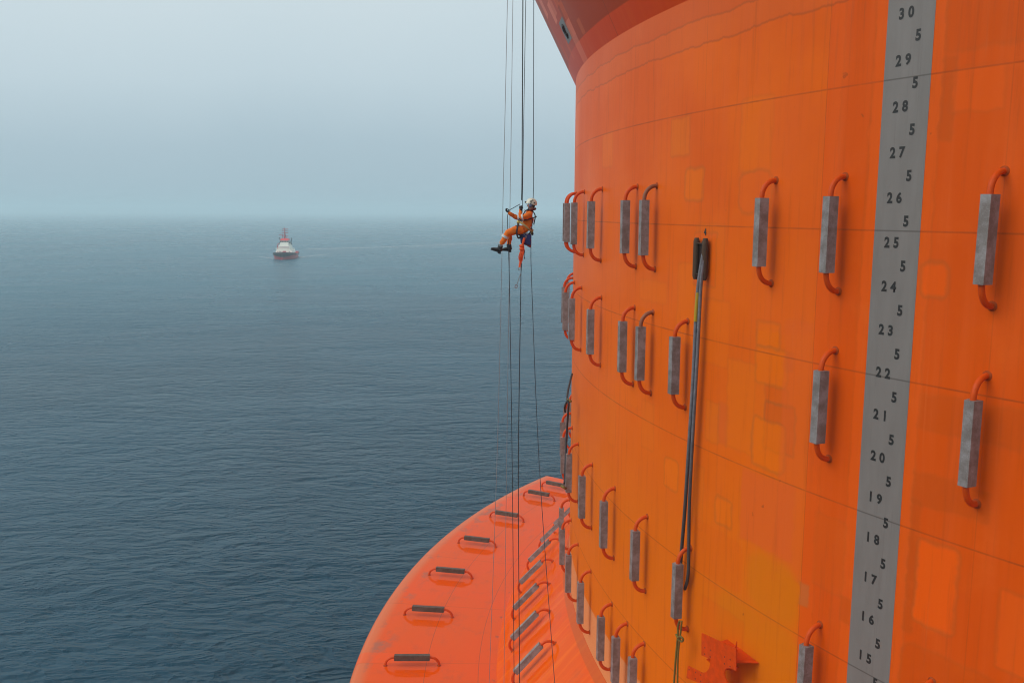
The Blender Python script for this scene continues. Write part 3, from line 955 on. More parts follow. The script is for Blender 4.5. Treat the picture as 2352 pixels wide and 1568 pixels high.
M_grope = simple('thin_grey_rope', (0.22, 0.21, 0.21), .8)
M_drope = braid('dark_kernmantle_rope', (0.010, 0.013, 0.018), (0.06, 0.07, 0.08), 60)
M_brope = simple('blue_grey_rope', (0.035, 0.05, 0.065), .8)


def rope(name, pts, r, mat, label, group='ropes hanging past the worker', top=True, bottom=True):
    P = list(pts)
    if top:
        d = (P[0] - P[1]).normalized(); P = [P[0] + d * ((44.5 - P[0].z) / d.z)] + P
    if bottom:
        d = (P[-1] - P[-2]).normalized(); P = P + [P[-1] + d * ((3.2 - P[-1].z) / d.z)]
    bm = bmesh.new()
    tube(bm, P if len(P) < 4 else P[:1] + smooth_path(P[1:-1], 5) + P[-1:], r, 7)
    o = from_bm(name, bm, mat, None, True, 70)
    return tag(o, label, 'rope', group)


Y1 = WD + .8
rope('rope', [px(1165.6, 0, Y1), px(1159, 306, Y1), px(1156, 429, Y1), px(1151, 674, Y1), px(1141, 1072, Y1), px(1123.5, 1568, Y1)], .0065, M_grope, 'thin pale grey rope hanging farthest left of all the ropes')
Y2 = WD + 1.0
rope('rope', [px(1178, 0, Y2), px(1174, 306, Y2), px(1172, 429, Y2), px(1169, 674, Y2), px(1163.5, 1072, Y2), px(1157.5, 1568, Y2)], .0065, M_grope, 'thin grey rope passing behind the worker legs, second from the left')
rope('rope', [px(1201, 0), px(1199.6, 306), px(1198.8, 429), px(1198, 460)], .013, M_drope, 'thick dark working rope the worker hangs from, straight above his hand', bottom=False)
rope('rope', [px(1207.6, 0, WD + .3), px(1202.4, 306, WD + .3), px(1200.5, 430, WD + .25), px(1200, 480, WD + .2)], .008, M_brope, 'thin blue grey rope close beside the thick working rope above the worker', bottom=False)
rope('rope', [px(1226, 0, WD + .4), px(1225.4, 306, WD + .4), px(1225.5, 429, WD + .4), px(1222, 500, WD + .4), px(1219.5, 565, WD + .3), px(1222, 674, WD + .3), px(1238.8, 1072, WD + .3), px(1274, 1568, WD + .3)], .009, M_brope, 'backup rope behind the worker head, farthest right, slanting right over the deck')
rope('rope', [pc(588, 258, WD + .02), pc(432, 346, WD + .12), pc(405, 440, WD + .12), pc(408, 640, WD + .1), pc(420, 960, WD + .1), px(1170.5, 674, WD + .1), px(1176.5, 1072, WD + .1), px(1181, 1568, WD + .1)], .009, M_drope, 'dark rope running from the worker hands down past his boots', top=False)
rope('rope', [pc(612, 1120, WD), pc(600, 1300, WD), px(1196, 674), px(1190.6, 1072), px(1193, 1500)], .011, M_drope, 'dark rope tail hanging straight down below the orange bundle', top=False, bottom=True)

# --- materials of the worker
M_cov = simple('orange_coverall_cloth', (0.70, 0.140, 0.003), .8, var=.25, nscale=14, bump=.4)
M_skin = simple('skin', (0.42, 0.20, 0.13), .5, var=.1)
M_glove = simple('black_glove', (0.012, 0.014, 0.016), .7)
M_boot = simple('black_boot_leather', (0.012, 0.012, 0.012), .5)
M_refl = simple('silver_reflective_tape', (0.55, 0.55, 0.55), .4, var=.15)
M_helm = simple('white_helmet_shell', (0.62, 0.60, 0.48), .3, var=.12)
M_harn = simple('dark_harness_webbing', (0.020, 0.022, 0.032), .8)
M_hyel = simple('yellow_harness_webbing', (0.42, 0.28, 0.10), .7)
M_navy = simple('navy_bag_cloth', (0.020, 0.035, 0.14), .8)
M_red = simple('dark_red_bag_cloth', (0.22, 0.012, 0.010), .7)
M_orsl = simple('bright_orange_sling_cloth', (0.85, 0.10, 0.01), .6, var=.2)
M_gold = simple('brass_device', (0.55, 0.40, 0.10), .35, metal=.6)
M_steel = simple('brushed_steel', (0.35, 0.33, 0.31), .35, metal=.9)
M_pouch = simple('brown_pouch', (0.20, 0.13, 0.04), .7)
M_eye = simple('dark_eye', (0.02, 0.015, 0.012), .2)


def skin_mesh(verts, edges, radii, name, sub=2, root=0):
    me = bpy.data.meshes.new(name)
    me.from_pydata([tuple(v) for v in verts], edges, [])
    ob = bpy.data.objects.new(name, me); COL.objects.link(ob)
    sk = ob.modifiers.new('skin', 'SKIN'); sk.use_smooth_shade = True; sk.branch_smoothing = .6
    sd = me.skin_vertices[0].data
    for i, r in enumerate(radii):
        sd[i].radius = r if isinstance(r, tuple) else (r, r)
        sd[i].use_root = (i == root)
    ss = ob.modifiers.new('sub', 'SUBSURF'); ss.levels = sub; ss.render_levels = sub
    bpy.context.view_layer.update()
    out = bpy.data.meshes.new_from_object(ob.evaluated_get(bpy.context.evaluated_depsgraph_get()))
    bpy.data.objects.remove(ob)
    for p in out.polygons: p.use_smooth = True
    return out


# skeleton (crop pixel x, y, depth offset in metres; negative = towards the camera)
J = {}
def j(name, a, b_, dy, r): J[name] = (pc(a, b_, WD + dy), r)
j('pelvis', 672, 632, .0, .165)
j('waist', 712, 560, .0, .15)
j('belly', 705, 500, .0, .165)
j('chest', 712, 430, .0, .172)
j('upper', 735, 385, .0, .135)
j('neck', 752, 335, .0, .075)
j('skull0', 748, 292, .0, .080)
j('skull1', 752, 235, .0, .095)
j('chin', 706, 300, .0, .036)
j('nose', 688, 272, .0, .018)
j('shL', 735, 398, -.17, .098); j('armL', 675, 440, -.23, .086); j('elL', 612, 455, -.22, .068); j('foL', 590, 400, -.15, .056); j('wrL', 588, 350, -.09, .040); j('haL', 592, 325, -.06, .035)
j('shR', 735, 398, .17, .098); j('armR', 650, 455, .20, .080); j('elR', 545, 465, .20, .064); j('foR', 490, 425, .16, .054); j('wrR', 435, 390, .12, .040); j('haR', 418, 380, .12, .034)
j('hipL', 640, 650, -.11, .135); j('thL', 540, 640, -.13, .118); j('knL', 410, 668, -.14, .092); j('shinL', 362, 752, -.13, .082); j('calfL', 338, 800, -.12, .078); j('ankL', 302, 868, -.12, .062)
j('hipR', 640, 640, .11, .13); j('thR', 540, 630, .14, .108); j('knR', 428, 662, .16, .086); j('shinR', 434, 745, .16, .072); j('calfR', 430, 800, .16, .066); j('ankR', 425, 862, .16, .052)
names = list(J)
E_ = [('pelvis', 'waist'), ('waist', 'belly'), ('belly', 'chest'), ('chest', 'upper'), ('upper', 'neck'), ('neck', 'skull0'), ('skull0', 'skull1'), ('skull0', 'chin'), ('skull0', 'nose'),
      ('upper', 'shL'), ('shL', 'armL'), ('armL', 'elL'), ('elL', 'foL'), ('foL', 'wrL'), ('wrL', 'haL'),
      ('upper', 'shR'), ('shR', 'armR'), ('armR', 'elR'), ('elR', 'foR'), ('foR', 'wrR'), ('wrR', 'haR'),
      ('pelvis', 'hipL'), ('hipL', 'thL'), ('thL', 'knL'), ('knL', 'shinL'), ('shinL', 'calfL'), ('calfL', 'ankL'),
      ('pelvis', 'hipR'), ('hipR', 'thR'), ('thR', 'knR'), ('knR', 'shinR'), ('shinR', 'calfR'), ('calfR', 'ankR')]
p0 = J['pelvis'][0]
me = skin_mesh([J[n][0] - p0 for n in names], [(names.index(a), names.index(b_)) for a, b_ in E_], [J[n][1] for n in names], 'person', 2)
head_c = J['skull0'][0] - p0
for m_ in (M_cov, M_skin): me.materials.append(m_)
from mathutils import noise as mnoise
for v in me.vertices:      # cloth folds
    if (v.co - head_c).length > .22:
        n1 = mnoise.noise(v.co * 9.0) * .022 + mnoise.noise(v.co * 22.0) * .012
        v.co += v.normal * n1
for p in me.polygons:
    if (p.center - head_c).length < .165 and p.center.z > (J['neck'][0] - p0).z + .0:
        p.material_index = 1
person = bpy.data.objects.new('person', me); COL.objects.link(person); person.location = p0
tag(person, 'worker in orange coverall and white helmet hanging in a harness on ropes', 'person')


def pp(name, bm, mat, angle=60): return from_bm(name, bm, mat, person, True, angle)
def L(a, b_, dy=0.0): return pc(a, b_, WD + dy) - p0


# helmet: shell with brim, vents, chin strap, lamp and ear muff as sub-parts
hc = L(757, 243)
bm = bmesh.new()
g_ = bmesh.ops.create_uvsphere(bm, u_segments=24, v_segments=14, radius=1.0)
for v in list(bm.verts):
    if v.co.z < -.28: bm.verts.remove(v)
rotH = Matrix.Rotation(rad(14), 3, 'Y')
for v in bm.verts:
    c = v.co.copy(); c.x *= .142; c.y *= .118; c.z *= .128
    if c.z < -.02 and c.x < -.06: c.x -= .03; 
    v.co = hc + rotH @ c
helm = pp('helmet', bm, M_helm)
def helm_part(name, bm, mat): return from_bm(name, bm, mat, helm, True, 60)
bm = bmesh.new()
for (a, b_) in ((745, 215), (800, 240), (775, 200)):
    ellipsoid(bm, L(a, b_, -.112), (.022, .012, .014), u=10, v=6)
helm_part('vents', bm, M_black)
bm = bmesh.new(); ellipsoid(bm, L(672, 228, -.02), (.026, .032, .026), u=12, v=8); box(bm, L(690, 232, -.02), (.05, .04, .015)); helm_part('head_lamp', bm, M_black)
for sy in (-1, 1):
    bm = bmesh.new(); ellipsoid(bm, L(742, 276, sy * .105), (.046, .026, .052), u=14, v=10)
    mf = pp('ear_muff', bm, simple('blue_grey_ear_muff', (0.10, 0.13, 0.22), .4))
    bm = bmesh.new(); tube(bm, smooth_path([L(742, 262, sy * .125), L(752, 225, sy * .128), L(756, 205, sy * .10)], 4), .009, 6)
    from_bm('muff_arm', bm, M_black, mf, True)
    bm = bmesh.new(); tube(bm, smooth_path([L(728, 290, sy * .09), L(712, 318, sy * .05), L(704, 325, 0)], 4), .007, 6)
    helm_part('chin_strap', bm, M_black)
    bm = bmesh.new(); ellipsoid(bm, L(690, 254, sy * .032), (.012, .014, .010), u=8, v=6); pp('eye', bm, M_eye)
bm = bmesh.new(); ellipsoid(bm, L(782, 280), (.05, .075, .055), u=12, v=8); pp('hair', bm, simple('brown_hair', (.06, .035, .02), .8))
bm = bmesh.new(); tube(bm, [L(694, 297, -.025), L(690, 298, 0), L(694, 297, .025)], .006, 6); pp('mouth', bm, simple('lip', (.28, .09, .07), .5))
bm = bmesh.new()
tube(bm, smooth_path([L(700, 350, -.06), L(745, 342, -.12), L(800, 330, -.06), L(805, 325, .06), L(745, 340, .12), L(700, 350, .06)], 5), .032, 8)
pp('collar', bm, simple('dark_collar_cloth', (.10, .012, .010), .8))


# gloves with separate fingers
def glove(wr, palm, curl, thumb_dir, name='glove'):
    wr, palm = Vector(wr), Vector(palm)
    d = (palm - wr).normalized()
    curl = Vector(curl).normalized()
    side = d.cross(curl).normalized()
    V, Ed, Rd = [], [], []
    def add(p, r, par):
        V.append(p); Rd.append(r)
        if par is not None: Ed.append((par, len(V) - 1))
        return len(V) - 1
    w = add(wr - d * .02, .036, None)
    a = add(wr + d * .025, .036, w)
    pm = add(wr + d * .06, (.042, .026), a)
    for i, ln in enumerate((.80, 1.0, .94, .74)):
        off = (i - 1.5) * .024
        k = add(wr + d * .095 + side * off, .0115, pm)
        k2 = add(wr + d * (.095 + .030 * ln) + curl * .020 + side * off, .0105, k)
        k3 = add(wr + d * (.095 + .028 * ln) + curl * .052 * ln + side * off, .0095, k2)
        add(wr + d * (.085) + curl * .066 * ln + side * off, .0085, k3)
    sd = side * thumb_dir
    t1 = add(wr + d * .045 + sd * .045 + curl * .012, .0135, a)
    t2 = add(wr + d * .070 + sd * .050 + curl * .040, .0115, t1)
    add(wr + d * .085 + sd * .030 + curl * .062, .0095, t2)
    me = skin_mesh(V, Ed, Rd, name, 1, 1)
    return link(name, me, M_glove, person)


glove(L(588, 345, -.09), L(602, 290, -.03), (.2, 1, .1), -1)
glove(L(436, 392, .12), L(398, 362, .12), (.1, -.5, 1), 1)

# boots
def boot(ank, heel, toe, dy):
    A, H, T = L(*ank, dy), L(*heel, dy), L(*toe, dy)
    d = (T - H).normalized(); up = (A - H); up = (up - d * up.dot(d)).normalized()
    sd = d.cross(up).normalized()
    ln = (T - H).length
    bm = bmesh.new()
    def sec(f, h0, h1, w):
        c = H + d * ln * f
        out = []
        for k in range(14):
            an = 2 * math.pi * k / 14
            out.append(c + sd * (w * math.cos(an)) + up * ((h0 + h1) / 2 + (h1 - h0) / 2 * math.sin(an)))
        return out
    loft(bm, [sec(.0, .03, .09, .025), sec(.06, .018, .14, .042), sec(.28, .018, .135, .047), sec(.45, .018, .105, .046), sec(.7, .018, .085, .050), sec(.9, .018, .068, .043), sec(1.0, .025, .05, .02)])
    ax = A + (A - H).normalized() * .0
    loft(bm, [[H + d * ln * .2 + up * .05 + d * (.068 * math.cos(2 * math.pi * k / 12)) + sd * (.05 * math.sin(2 * math.pi * k / 12)) for k in range(12)],
              [A + up * .04 + d * (.062 * math.cos(2 * math.pi * k / 12)) + sd * (.055 * math.sin(2 * math.pi * k / 12)) for k in range(12)]])
    o = pp('boot', bm, M_boot, 50)
    bm = bmesh.new()
    so = [(0.0, .040), (.05, .044), (.3, .045), (.42, .042), (.55, .046), (.75, .052), (.92, .044), (1.0, .022)]
    pl = [H + d * ln * f + sd * w for f, w in so] + [H + d * ln * f - sd * w for f, w in reversed(so)]
    loft(bm, [[p + up * .022 for p in pl], [p - up * .004 for p in pl]])
    hp = [H + d * ln * f + sd * w for f, w in ((-.01, .038), (.28, .042))] + [H + d * ln * f - sd * w for f, w in ((.28, .042), (-.01, .038))]
    loft(bm, [hp, [p - up * .03 for p in hp]])
    from_bm('sole', bm, M_black, o, True, 30)


boot((298, 880), (305, 975), (155, 925), -.12)
boot((424, 868), (460, 948), (318, 940), .16)


def limb_band(name, a, b_, ra, rb, mat, parent=None, seg=16):
    """short sleeve around a limb between two points"""
    bm = bmesh.new()
    tube(bm, [a, a * .5 + b_ * .5, b_], [ra, (ra + rb) / 2, rb], seg, cap=True)
    return pp(name, bm, mat)


def lerp(n0, n1, f): return (J[n0][0] * (1 - f) + J[n1][0] * f) - p0
limb_band('reflective_band', lerp('armL', 'elL', .62), lerp('armL', 'elL', 1.0), .090, .084, M_refl)
limb_band('reflective_band', lerp('knL', 'shinL', .62), lerp('knL', 'shinL', .98), .101, .097, M_refl)
limb_band('reflective_band', lerp('armR', 'elR', .62), lerp('armR', 'elR', .95), .085, .078, M_refl)
limb_band('sock', lerp('calfL', 'ankL', .85), lerp('calfL', 'ankL', 1.15), .060, .055, simple('grey_sock', (.2, .19, .19), .9))
limb_band('sock', lerp('calfR', 'ankR', .8), lerp('calfR', 'ankR', 1.15), .056, .052, simple('grey_sock', (.2, .19, .19), .9))

# harness webbing
def webstrap(name, pts, w, mat, parent=person, closed=False):
    bm = bmesh.new()
    tube(bm, smooth_path(pts, 5), w, 6)
    return from_bm(name, bm, mat, parent, True, 60)


har = webstrap('harness_belt', [L(575, 515, -.10), L(620, 540, -.17), L(680, 590, -.19), L(745, 645, -.12), L(775, 640, 0), L(745, 620, .12), L(680, 570, .19), L(620, 530, .17), L(575, 515, .10)], .026, M_hyel)
webstrap('back_strap', [L(600, 500, -.15), L(640, 497, -.19), L(720, 478, -.20), L(800, 452, -.12), L(828, 440, .0)], .016, M_harn)
webstrap('shoulder_strap', [L(590, 500, -.10), L(640, 400, -.14), L(680, 350, -.13), L(740, 335, -.12), L(810, 420, -.10), L(790, 560, -.08)], .014, M_harn)
webstrap('side_strap', [L(775, 480, -.12), L(765, 560, -.14), L(760, 640, -.10)], .012, M_harn)
webstrap('thigh_loop', [L(560, 540, -.12), L(550, 600, -.26), L(540, 680, -.26), L(560, 750, -.14), L(590, 740, -.02), L(585, 640, .0), L(565, 560, -.02), L(560, 540, -.12)], .022, M_harn)
webstrap('seat_strap', [L(560, 700, -.16), L(640, 735, -.14), L(720, 690, -.12), L(752, 650, -.10)], .018, M_harn)

# gear carried: things of their own
desc = empty('rope_descender', tuple(pc(575, 525, WD - .12)), 'small brass rope descender clipped at the worker waist', 'descender')
def gp(root, name, bm, mat): return from_bm(name, bm, mat, root, True, 50)
def G(root, a, b_, dy): return pc(a, b_, WD + dy) - Vector(root.location)
bm = bmesh.new(); ellipsoid(bm, G(desc, 562, 520, -.13), (.042, .022, .036), u=14, v=8); box(bm, G(desc, 570, 555, -.13), (.035, .03, .07), bevel=.006); gp(desc, 'cam_body', bm, M_gold)
bm = bmesh.new(); tube(bm, smooth_path([G(desc, 560, 505, -.12), G(desc, 600, 440, -.08), G(desc, 617, 372, .0), G(desc, 614, 330, .02)], 4), .014, 6); gp(desc, 'rope_loop', bm, M_harn)
bm = bmesh.new(); tube(bm, [G(desc, 565, 560, -.13), G(desc, 553, 640, -.15)], .012, 6); gp(desc, 'connector', bm, M_steel)

ha = empty('rope_ascender', tuple(pc(615, 330, WD)), 'black rope grab at the worker raised hand on the thick rope', 'rope grab')
bm = bmesh.new(); box(bm, G(ha, 612, 315, .0), (.05, .035, .13), bevel=.012); tube(bm, [G(ha, 615, 350, 0), G(ha, 618, 385, 0)], .014, 6); gp(ha, 'grab_body', bm, M_black)
bm = bmesh.new(); tube(bm, smooth_path([G(ha, 645, 358, -.02), G(ha, 655, 340, -.02), G(ha, 668, 352, -.02), G(ha, 655, 366, -.02), G(ha, 645, 358, -.02)], 4), .007, 6); gp(ha, 'carabiner', bm, M_steel)

bag = empty('tool_bag', tuple(pc(670, 760, WD - .05)), 'navy blue and dark red tool bag slung under the worker seat', 'tool bag')
bm = bmesh.new()
def bagring(y, x0, x1, d0): return [G(bag, x0, y, -.12 - d0), G(bag, (x0 + x1) / 2, y - 4, -.16 - d0), G(bag, x1, y, -.11 - d0), G(bag, x1 + 4, y, .06), G(bag, (x0 + x1) / 2, y, .10), G(bag, x0 - 4, y, .06)]
loft(bm, [bagring(690, 600, 740, 0), bagring(720, 592, 748, .01), bagring(780, 596, 752, .015), bagring(830, 602, 752, .01), bagring(858, 664, 750, 0)])
es_ = list(bm.edges); bmesh.ops.bevel(bm, geom=es_, offset=.008, segments=2, affect='EDGES')
gp(bag, 'bag_body', bm, M_navy)
bm = bmesh.new()
loft(bm, [[G(bag, x, y, d) for x, y, d in ((705, 800, -.145), (752, 760, -.135), (757, 820, -.13), (745, 898, -.10), (720, 890, -.11), (665, 852, -.14))],
          [G(bag, x, y, d) for x, y, d in ((705, 800, .05), (752, 760, .05), (757, 820, .05), (745, 898, .03), (720, 890, .03), (665, 852, .05))]])
gp(bag, 'red_flap', bm, M_red)
bm = bmesh.new()
for (a, b_) in ((650, 690), (690, 688), (675, 735)):
    tube(bm, smooth_path([G(bag, a - 12, b_, -.19), G(bag, a, b_ - 16, -.20), G(bag, a + 12, b_, -.19), G(bag, a, b_ + 16, -.19), G(bag, a - 12, b_, -.19)], 3), .006, 6)
gp(bag, 'carabiners', bm, M_steel)

pouch = empty('belt_pouch', tuple(pc(765, 675, WD - .06)), 'small brown pouch at the back of the worker belt', 'pouch')
bm = bmesh.new(); box(bm, G(pouch, 762, 672, -.06), (.075, .10, .11), rot=Matrix.Rotation(rad(-12), 3, 'Y'), bevel=.018); gp(pouch, 'pouch_body', bm, M_pouch)
bm = bmesh.new(); ellipsoid(bm, G(pouch, 772, 692, -.09), (.030, .04, .04), u=10, v=8); gp(pouch, 'dark_device', bm, M_black)

os_ = empty('orange_sling_bundle', tuple(pc(615, 900, WD - .12)), 'bright orange webbing bundle knotted below the worker with a carabiner', 'sling bundle')
bm = bmesh.new()
rnd = random.Random(3)
tube(bm, smooth_path([G(os_, 655, 752, -.2), G(os_, 640, 800, -.2), G(os_, 622, 860, -.17), G(os_, 612, 900, -.15), G(os_, 615, 950, -.14), G(os_, 600, 1010, -.13), G(os_, 596, 1080, -.1), G(os_, 585, 1140, -.1), G(os_, 582, 1185, -.1)], 5), [.028] * 41, 7)
tube(bm, smooth_path([G(os_, 648, 752, -.17), G(os_, 628, 820, -.15), G(os_, 640, 890, -.12), G(os_, 640, 950, -.1), G(os_, 628, 1010, -.1), G(os_, 612, 1080, -.08), G(os_, 588, 1150, -.1)], 5), .022, 7)
ellipsoid(bm, G(os_, 612, 870, -.16), (.062, .045, .045), u=12, v=8)
ellipsoid(bm, G(os_, 608, 915, -.16), (.052, .042, .05), u=12, v=8)
for k in range(5):
    x0 = 600 + k * 11
    tube(bm, smooth_path([G(os_, x0, 935, -.15), G(os_, x0 - 14 + rnd.uniform(-8, 8), 990, -.16), G(os_, x0 - 32 + rnd.uniform(-8, 14), 1035 + rnd.uniform(-15, 30), -.14), G(os_, x0 - 22, 1080 + rnd.uniform(-20, 20), -.12)], 4), .014, 6)
gp(os_, 'webbing', bm, M_orsl)
bm = bmesh.new()
tube(bm, smooth_path([G(os_, 560, 1215, -.1), G(os_, 566, 1185, -.1), G(os_, 590, 1180, -.1), G(os_, 600, 1200, -.1), G(os_, 580, 1225, -.1), G(os_, 560, 1215, -.1)], 5), .0085, 7)
gp(os_, 'carabiner', bm, M_steel)
bm = bmesh.new()
ellipsoid(bm, G(os_, 652, 950, -.1), (.014, .014, .05), u=8, v=6); ellipsoid(bm, G(os_, 653, 1052, -.1), (.018, .016, .018), u=8, v=6)
tube(bm, [G(os_, 650, 940, -.1), G(os_, 652, 1052, -.1)], .007, 5)
gp(os_, 'dark_buckle', bm, M_black)

ln_ = empty('hanging_lanyard', tuple(pc(570, 1360, WD)), 'thin cord ending in an open carabiner below the orange bundle', 'lanyard')
bm = bmesh.new(); tube(bm, [G(ln_, 602, 1272, -.02), G(ln_, 578, 1330, -.02), G(ln_, 542, 1440, -.02)], .009, 6); gp(ln_, 'cord', bm, M_grope)
bm = bmesh.new(); tube(bm, smooth_path([G(ln_, 540, 1440, -.02), G(ln_, 550, 1462, -.02), G(ln_, 532, 1488, -.02), G(ln_, 513, 1475, -.02), G(ln_, 525, 1442, -.02), G(ln_, 540, 1440, -.02)], 5), .0085, 7); gp(ln_, 'carabiner', bm, simple('reddish_steel', (.22, .10, .09), .4, metal=.5))

# ------------------------------------------------------------------ tug
tp = at_z(656.5, 592.8, 0)
TS = .01805
tug = empty('tug_boat', (tp.x, tp.y, 0), 'red and white tug boat with tall red mast heading this way out at sea', 'tug boat')
to_cam = math.atan2(-tp.y, -tp.x)
tug.scale = (1, .95, .96)
tug.rotation_euler = (0, 0, to_cam + rad(-6.0))           # local +X = bow
M_tred = simple('red_hull_paint', (0.42, 0.018, 0.022), .45, var=.12)
M_tblk = simple('black_hull_paint', (0.010, 0.013, 0.018), .5)
M_twht = simple('cream_white_paint', (0.80, 0.80, 0.70), .5, var=.08, nscale=1)
M_tmast = simple('red_mast_paint', (0.36, 0.02, 0.03), .5)
M_tglass = simple('dark_window_glass', (0.010, 0.014, 0.018), .1, var=.1)
M_troof = simple('red_roof_paint', (0.62, 0.030, 0.035), .5, var=.1)


def tb(name, bm, mat, parent=tug, angle=30): return from_bm(name, bm, mat, parent, True, angle)


def hull_sec(x, hw, zd, fl):
    """half sections: keel to deck, port then starboard"""
    zs = [-.8, 0.0, 1.0, 2.0, zd]
    ws = [hw * fl * .9, hw * fl, hw * (fl + (1 - fl) * .35), hw * (fl + (1 - fl) * .7), hw]
    return [(x, w, z) for w, z in zip(ws, zs)] + [(x, -w, z) for w, z in reversed(list(zip(ws, zs)))]


secs = [(-18, 5.4, 2.3, .95), (-12, 5.9, 2.3, .98), (-4, 6.0, 2.4, .99), (4, 6.0, 2.9, .97), (9, 5.8, 3.3, .86), (12.5, 5.2, 3.6, .70), (15, 4.2, 3.75, .5), (16.8, 2.8, 3.85, .3), (17.8, 1.1, 3.9, .2)]
bm = bmesh.new(); loft(bm, [hull_sec(*s) for s in secs]); tb('hull', bm, M_tred)
# black bulwark band along the sheer, dipping to a point at the stem
bm = bmesh.new()
def side_at(x):
    for a, b_ in zip(secs, secs[1:]):
        if a[0] <= x <= b_[0]:
            f = (x - a[0]) / (b_[0] - a[0]); return [a[i] + (b_[i] - a[i]) * f for i in range(4)]
    return list(secs[-1])
cols_ = []
for sy in (1, -1):
    side = []
    for k in range(30):
        x = 3.0 + 14.85 * k / 29
        _, hw, zd, fl = side_at(x)
        zz = max(.3, zd - 1.0 - max(0, (x - 11.0)) * .2)
        zs_ = [0.0, 1.0, 2.0, zd]; ks_ = [0, .35, .7, 1]
        def wid(z):
            for q in range(3):
                if z <= zs_[q + 1]:
                    f = (z - zs_[q]) / (zs_[q + 1] - zs_[q]); return hw * (fl + (1 - fl) * (ks_[q] + (ks_[q + 1] - ks_[q]) * f)) + .09
            return hw + .09
        side.append([bm.verts.new((x + .06, sy * wid(zz + (zd + .12 - zz) * q_), zz + (zd + .12 - zz) * q_)) for q_ in (0, .33, .66, 1)])
    cols_ += side if sy == 1 else side[::-1]
for a_, b2_ in zip(cols_, cols_[1:]):
    for q in range(3): bm.faces.new((a_[q], b2_[q], b2_[q + 1], a_[q + 1]))
bmesh.ops.solidify(bm, geom=list(bm.faces), thickness=.05)
tb('bow_band', bm, M_tblk)
bm = bmesh.new()
tube(bm, [(s[0], s[1] + .12, s[2] - .35) for s in secs] + [(18.1, 0, 3.55)] + [(s[0], -s[1] - .12, s[2] - .35) for s in reversed(secs)], .25, 8)
tb('rubber_fender', bm, M_tblk)
bm = bmesh.new(); box(bm, (-15, -4.6, 2.7), (6, 2.2, 1.0), bevel=.15); box(bm, (-15, 4.6, 2.7), (6, 2.2, 1.0), bevel=.15); tb('stern_bulwark', bm, M_tred)
bm = bmesh.new(); tube(bm, [(-18.2, -3.5, 1.0), (-18.2, -5.2, 1.0)], .7, 12); tube(bm, [(-10, -6.1, 1.0), (-7, -6.15, 1.0)], .55, 12); tb('stern_roller', bm, M_tblk)


def tier(name, x0, x1, w0, w1, z0, z1, mat=M_twht):
    bm = bmesh.new()
    ra = [(x0, -w0, z0), (x1 + .5, -w0 * .92, z0), (x1 + .5, w0 * .92, z0), (x0, w0, z0)]
    rb = [(x0, -w1, z1), (x1, -w1 * .9, z1), (x1, w1 * .9, z1), (x0, w1, z1)]
    loft(bm, [ra, rb]); 
    bmesh.ops.bevel(bm, geom=list(bm.edges), offset=.12, segments=2, affect='EDGES')
    return tb(name, bm, mat)


dh = tier('deck_house', -6, 9.0, 5.0, 4.7, 3.0, 4.75)
tier('upper_house', -5, 7.6, 3.55, 3.2, 4.7, 7.3)
tier('bridge_deck', -4, 6.6, 2.7, 2.5, 7.25, 8.7)
wh = tier('wheelhouse', -3, 5.8, 2.3, 2.35, 8.65, 10.0)
bm = bmesh.new()
for y0 in (-1.75, -.85, 0, .85, 1.75):
    box(bm, (6.06, y0, 9.35), (.16, .66, .66))
for sy in (-1, 1):
    for x0 in (-1.5, .2, 1.9, 3.6): box(bm, (x0, sy * 2.34, 9.35), (1.2, .1, .6))
from_bm('windows', bm, M_tglass, wh)
bm = bmesh.new()
for y0 in (-2.1, .9): box(bm, (9.36, y0, 4.1), (.12, .5, .45))
for y0 in (-3.2, -1.5, 3.1): box(bm, (9.36, y0, 4.0), (.12, .35, .35))
from_bm('portholes', bm, M_tglass, dh)
bm = bmesh.new(); box(bm, (7.9, 0, 6.75), (.7, 5.2, .30), bevel=.08); tb('awning_ledge', bm, simple('bright_white_paint', (.9, .9, .88), .4))
bm = bmesh.new()
loft(bm, [[(-3.3, -2.45, 9.98), (6.1, -2.3, 9.98), (6.1, 2.3, 9.98), (-3.3, 2.45, 9.98)], [(-2.5, -1.9, 11.0), (4.9, -1.8, 11.0), (4.9, 1.8, 11.0), (-2.5, 1.9, 11.0)]])
tb('roof', bm, M_troof)
bm = bmesh.new()
tube(bm, [(1, 0, 10.9), (1, 0, 13.5), (1, 0, 16.9)], [.36, .28, .16], 8)
for s_ in (-1, 1): tube(bm, [(-.6, s_ * .7, 10.9), (.9, 0, 14.0)], .09, 6)
tb('mast', bm, M_tmast)
for z, y0, y1, r_ in ((16.15, -1.1, 1.5, .20), (15.35, -1.5, 1.55, .16), (14.0, -1.6, 1.6, .16), (12.2, -1.2, 1.7, .19), (13.0, -3.0, -.2, .13)):
    bm = bmesh.new(); tube(bm, [(1, y0, z), (1, y1, z)], r_, 6)
    for yy in (y0, y1): box(bm, (1, yy, z + .15), (.2, .2, .35))
    tb('mast_yard', bm, M_tmast)
bm = bmesh.new(); tube(bm, [(0.4, -1.45, 10.9), (.4, -1.5, 13.0)], .13, 6); tb('radar_post', bm, M_tmast)
for sy, lean in ((1, .5), (-1, .95)):
    bm = bmesh.new(); tube(bm, [(-3.5, sy * 2.7, 6.8), (-3.6, sy * 2.75, 9.0), (-3.8, sy * (2.75 + lean), 11.4)], [.4, .3, .2 if sy < 0 else .12], 8); tb('exhaust_pipe', bm, M_tblk)
bm = bmesh.new()
tube(bm, [(-2, -3.2, 8.6), (-2, -4.4, 7.6), (-2, -4.6, 6.0), (-2, -4.3, 5.2)], [.2, .22, .3, .3], 8)
box(bm, (-2, -4.4, 5.3), (.8, .8, 1.0), bevel=.1); tb('deck_crane', bm, M_tmast)
bm = bmesh.new()
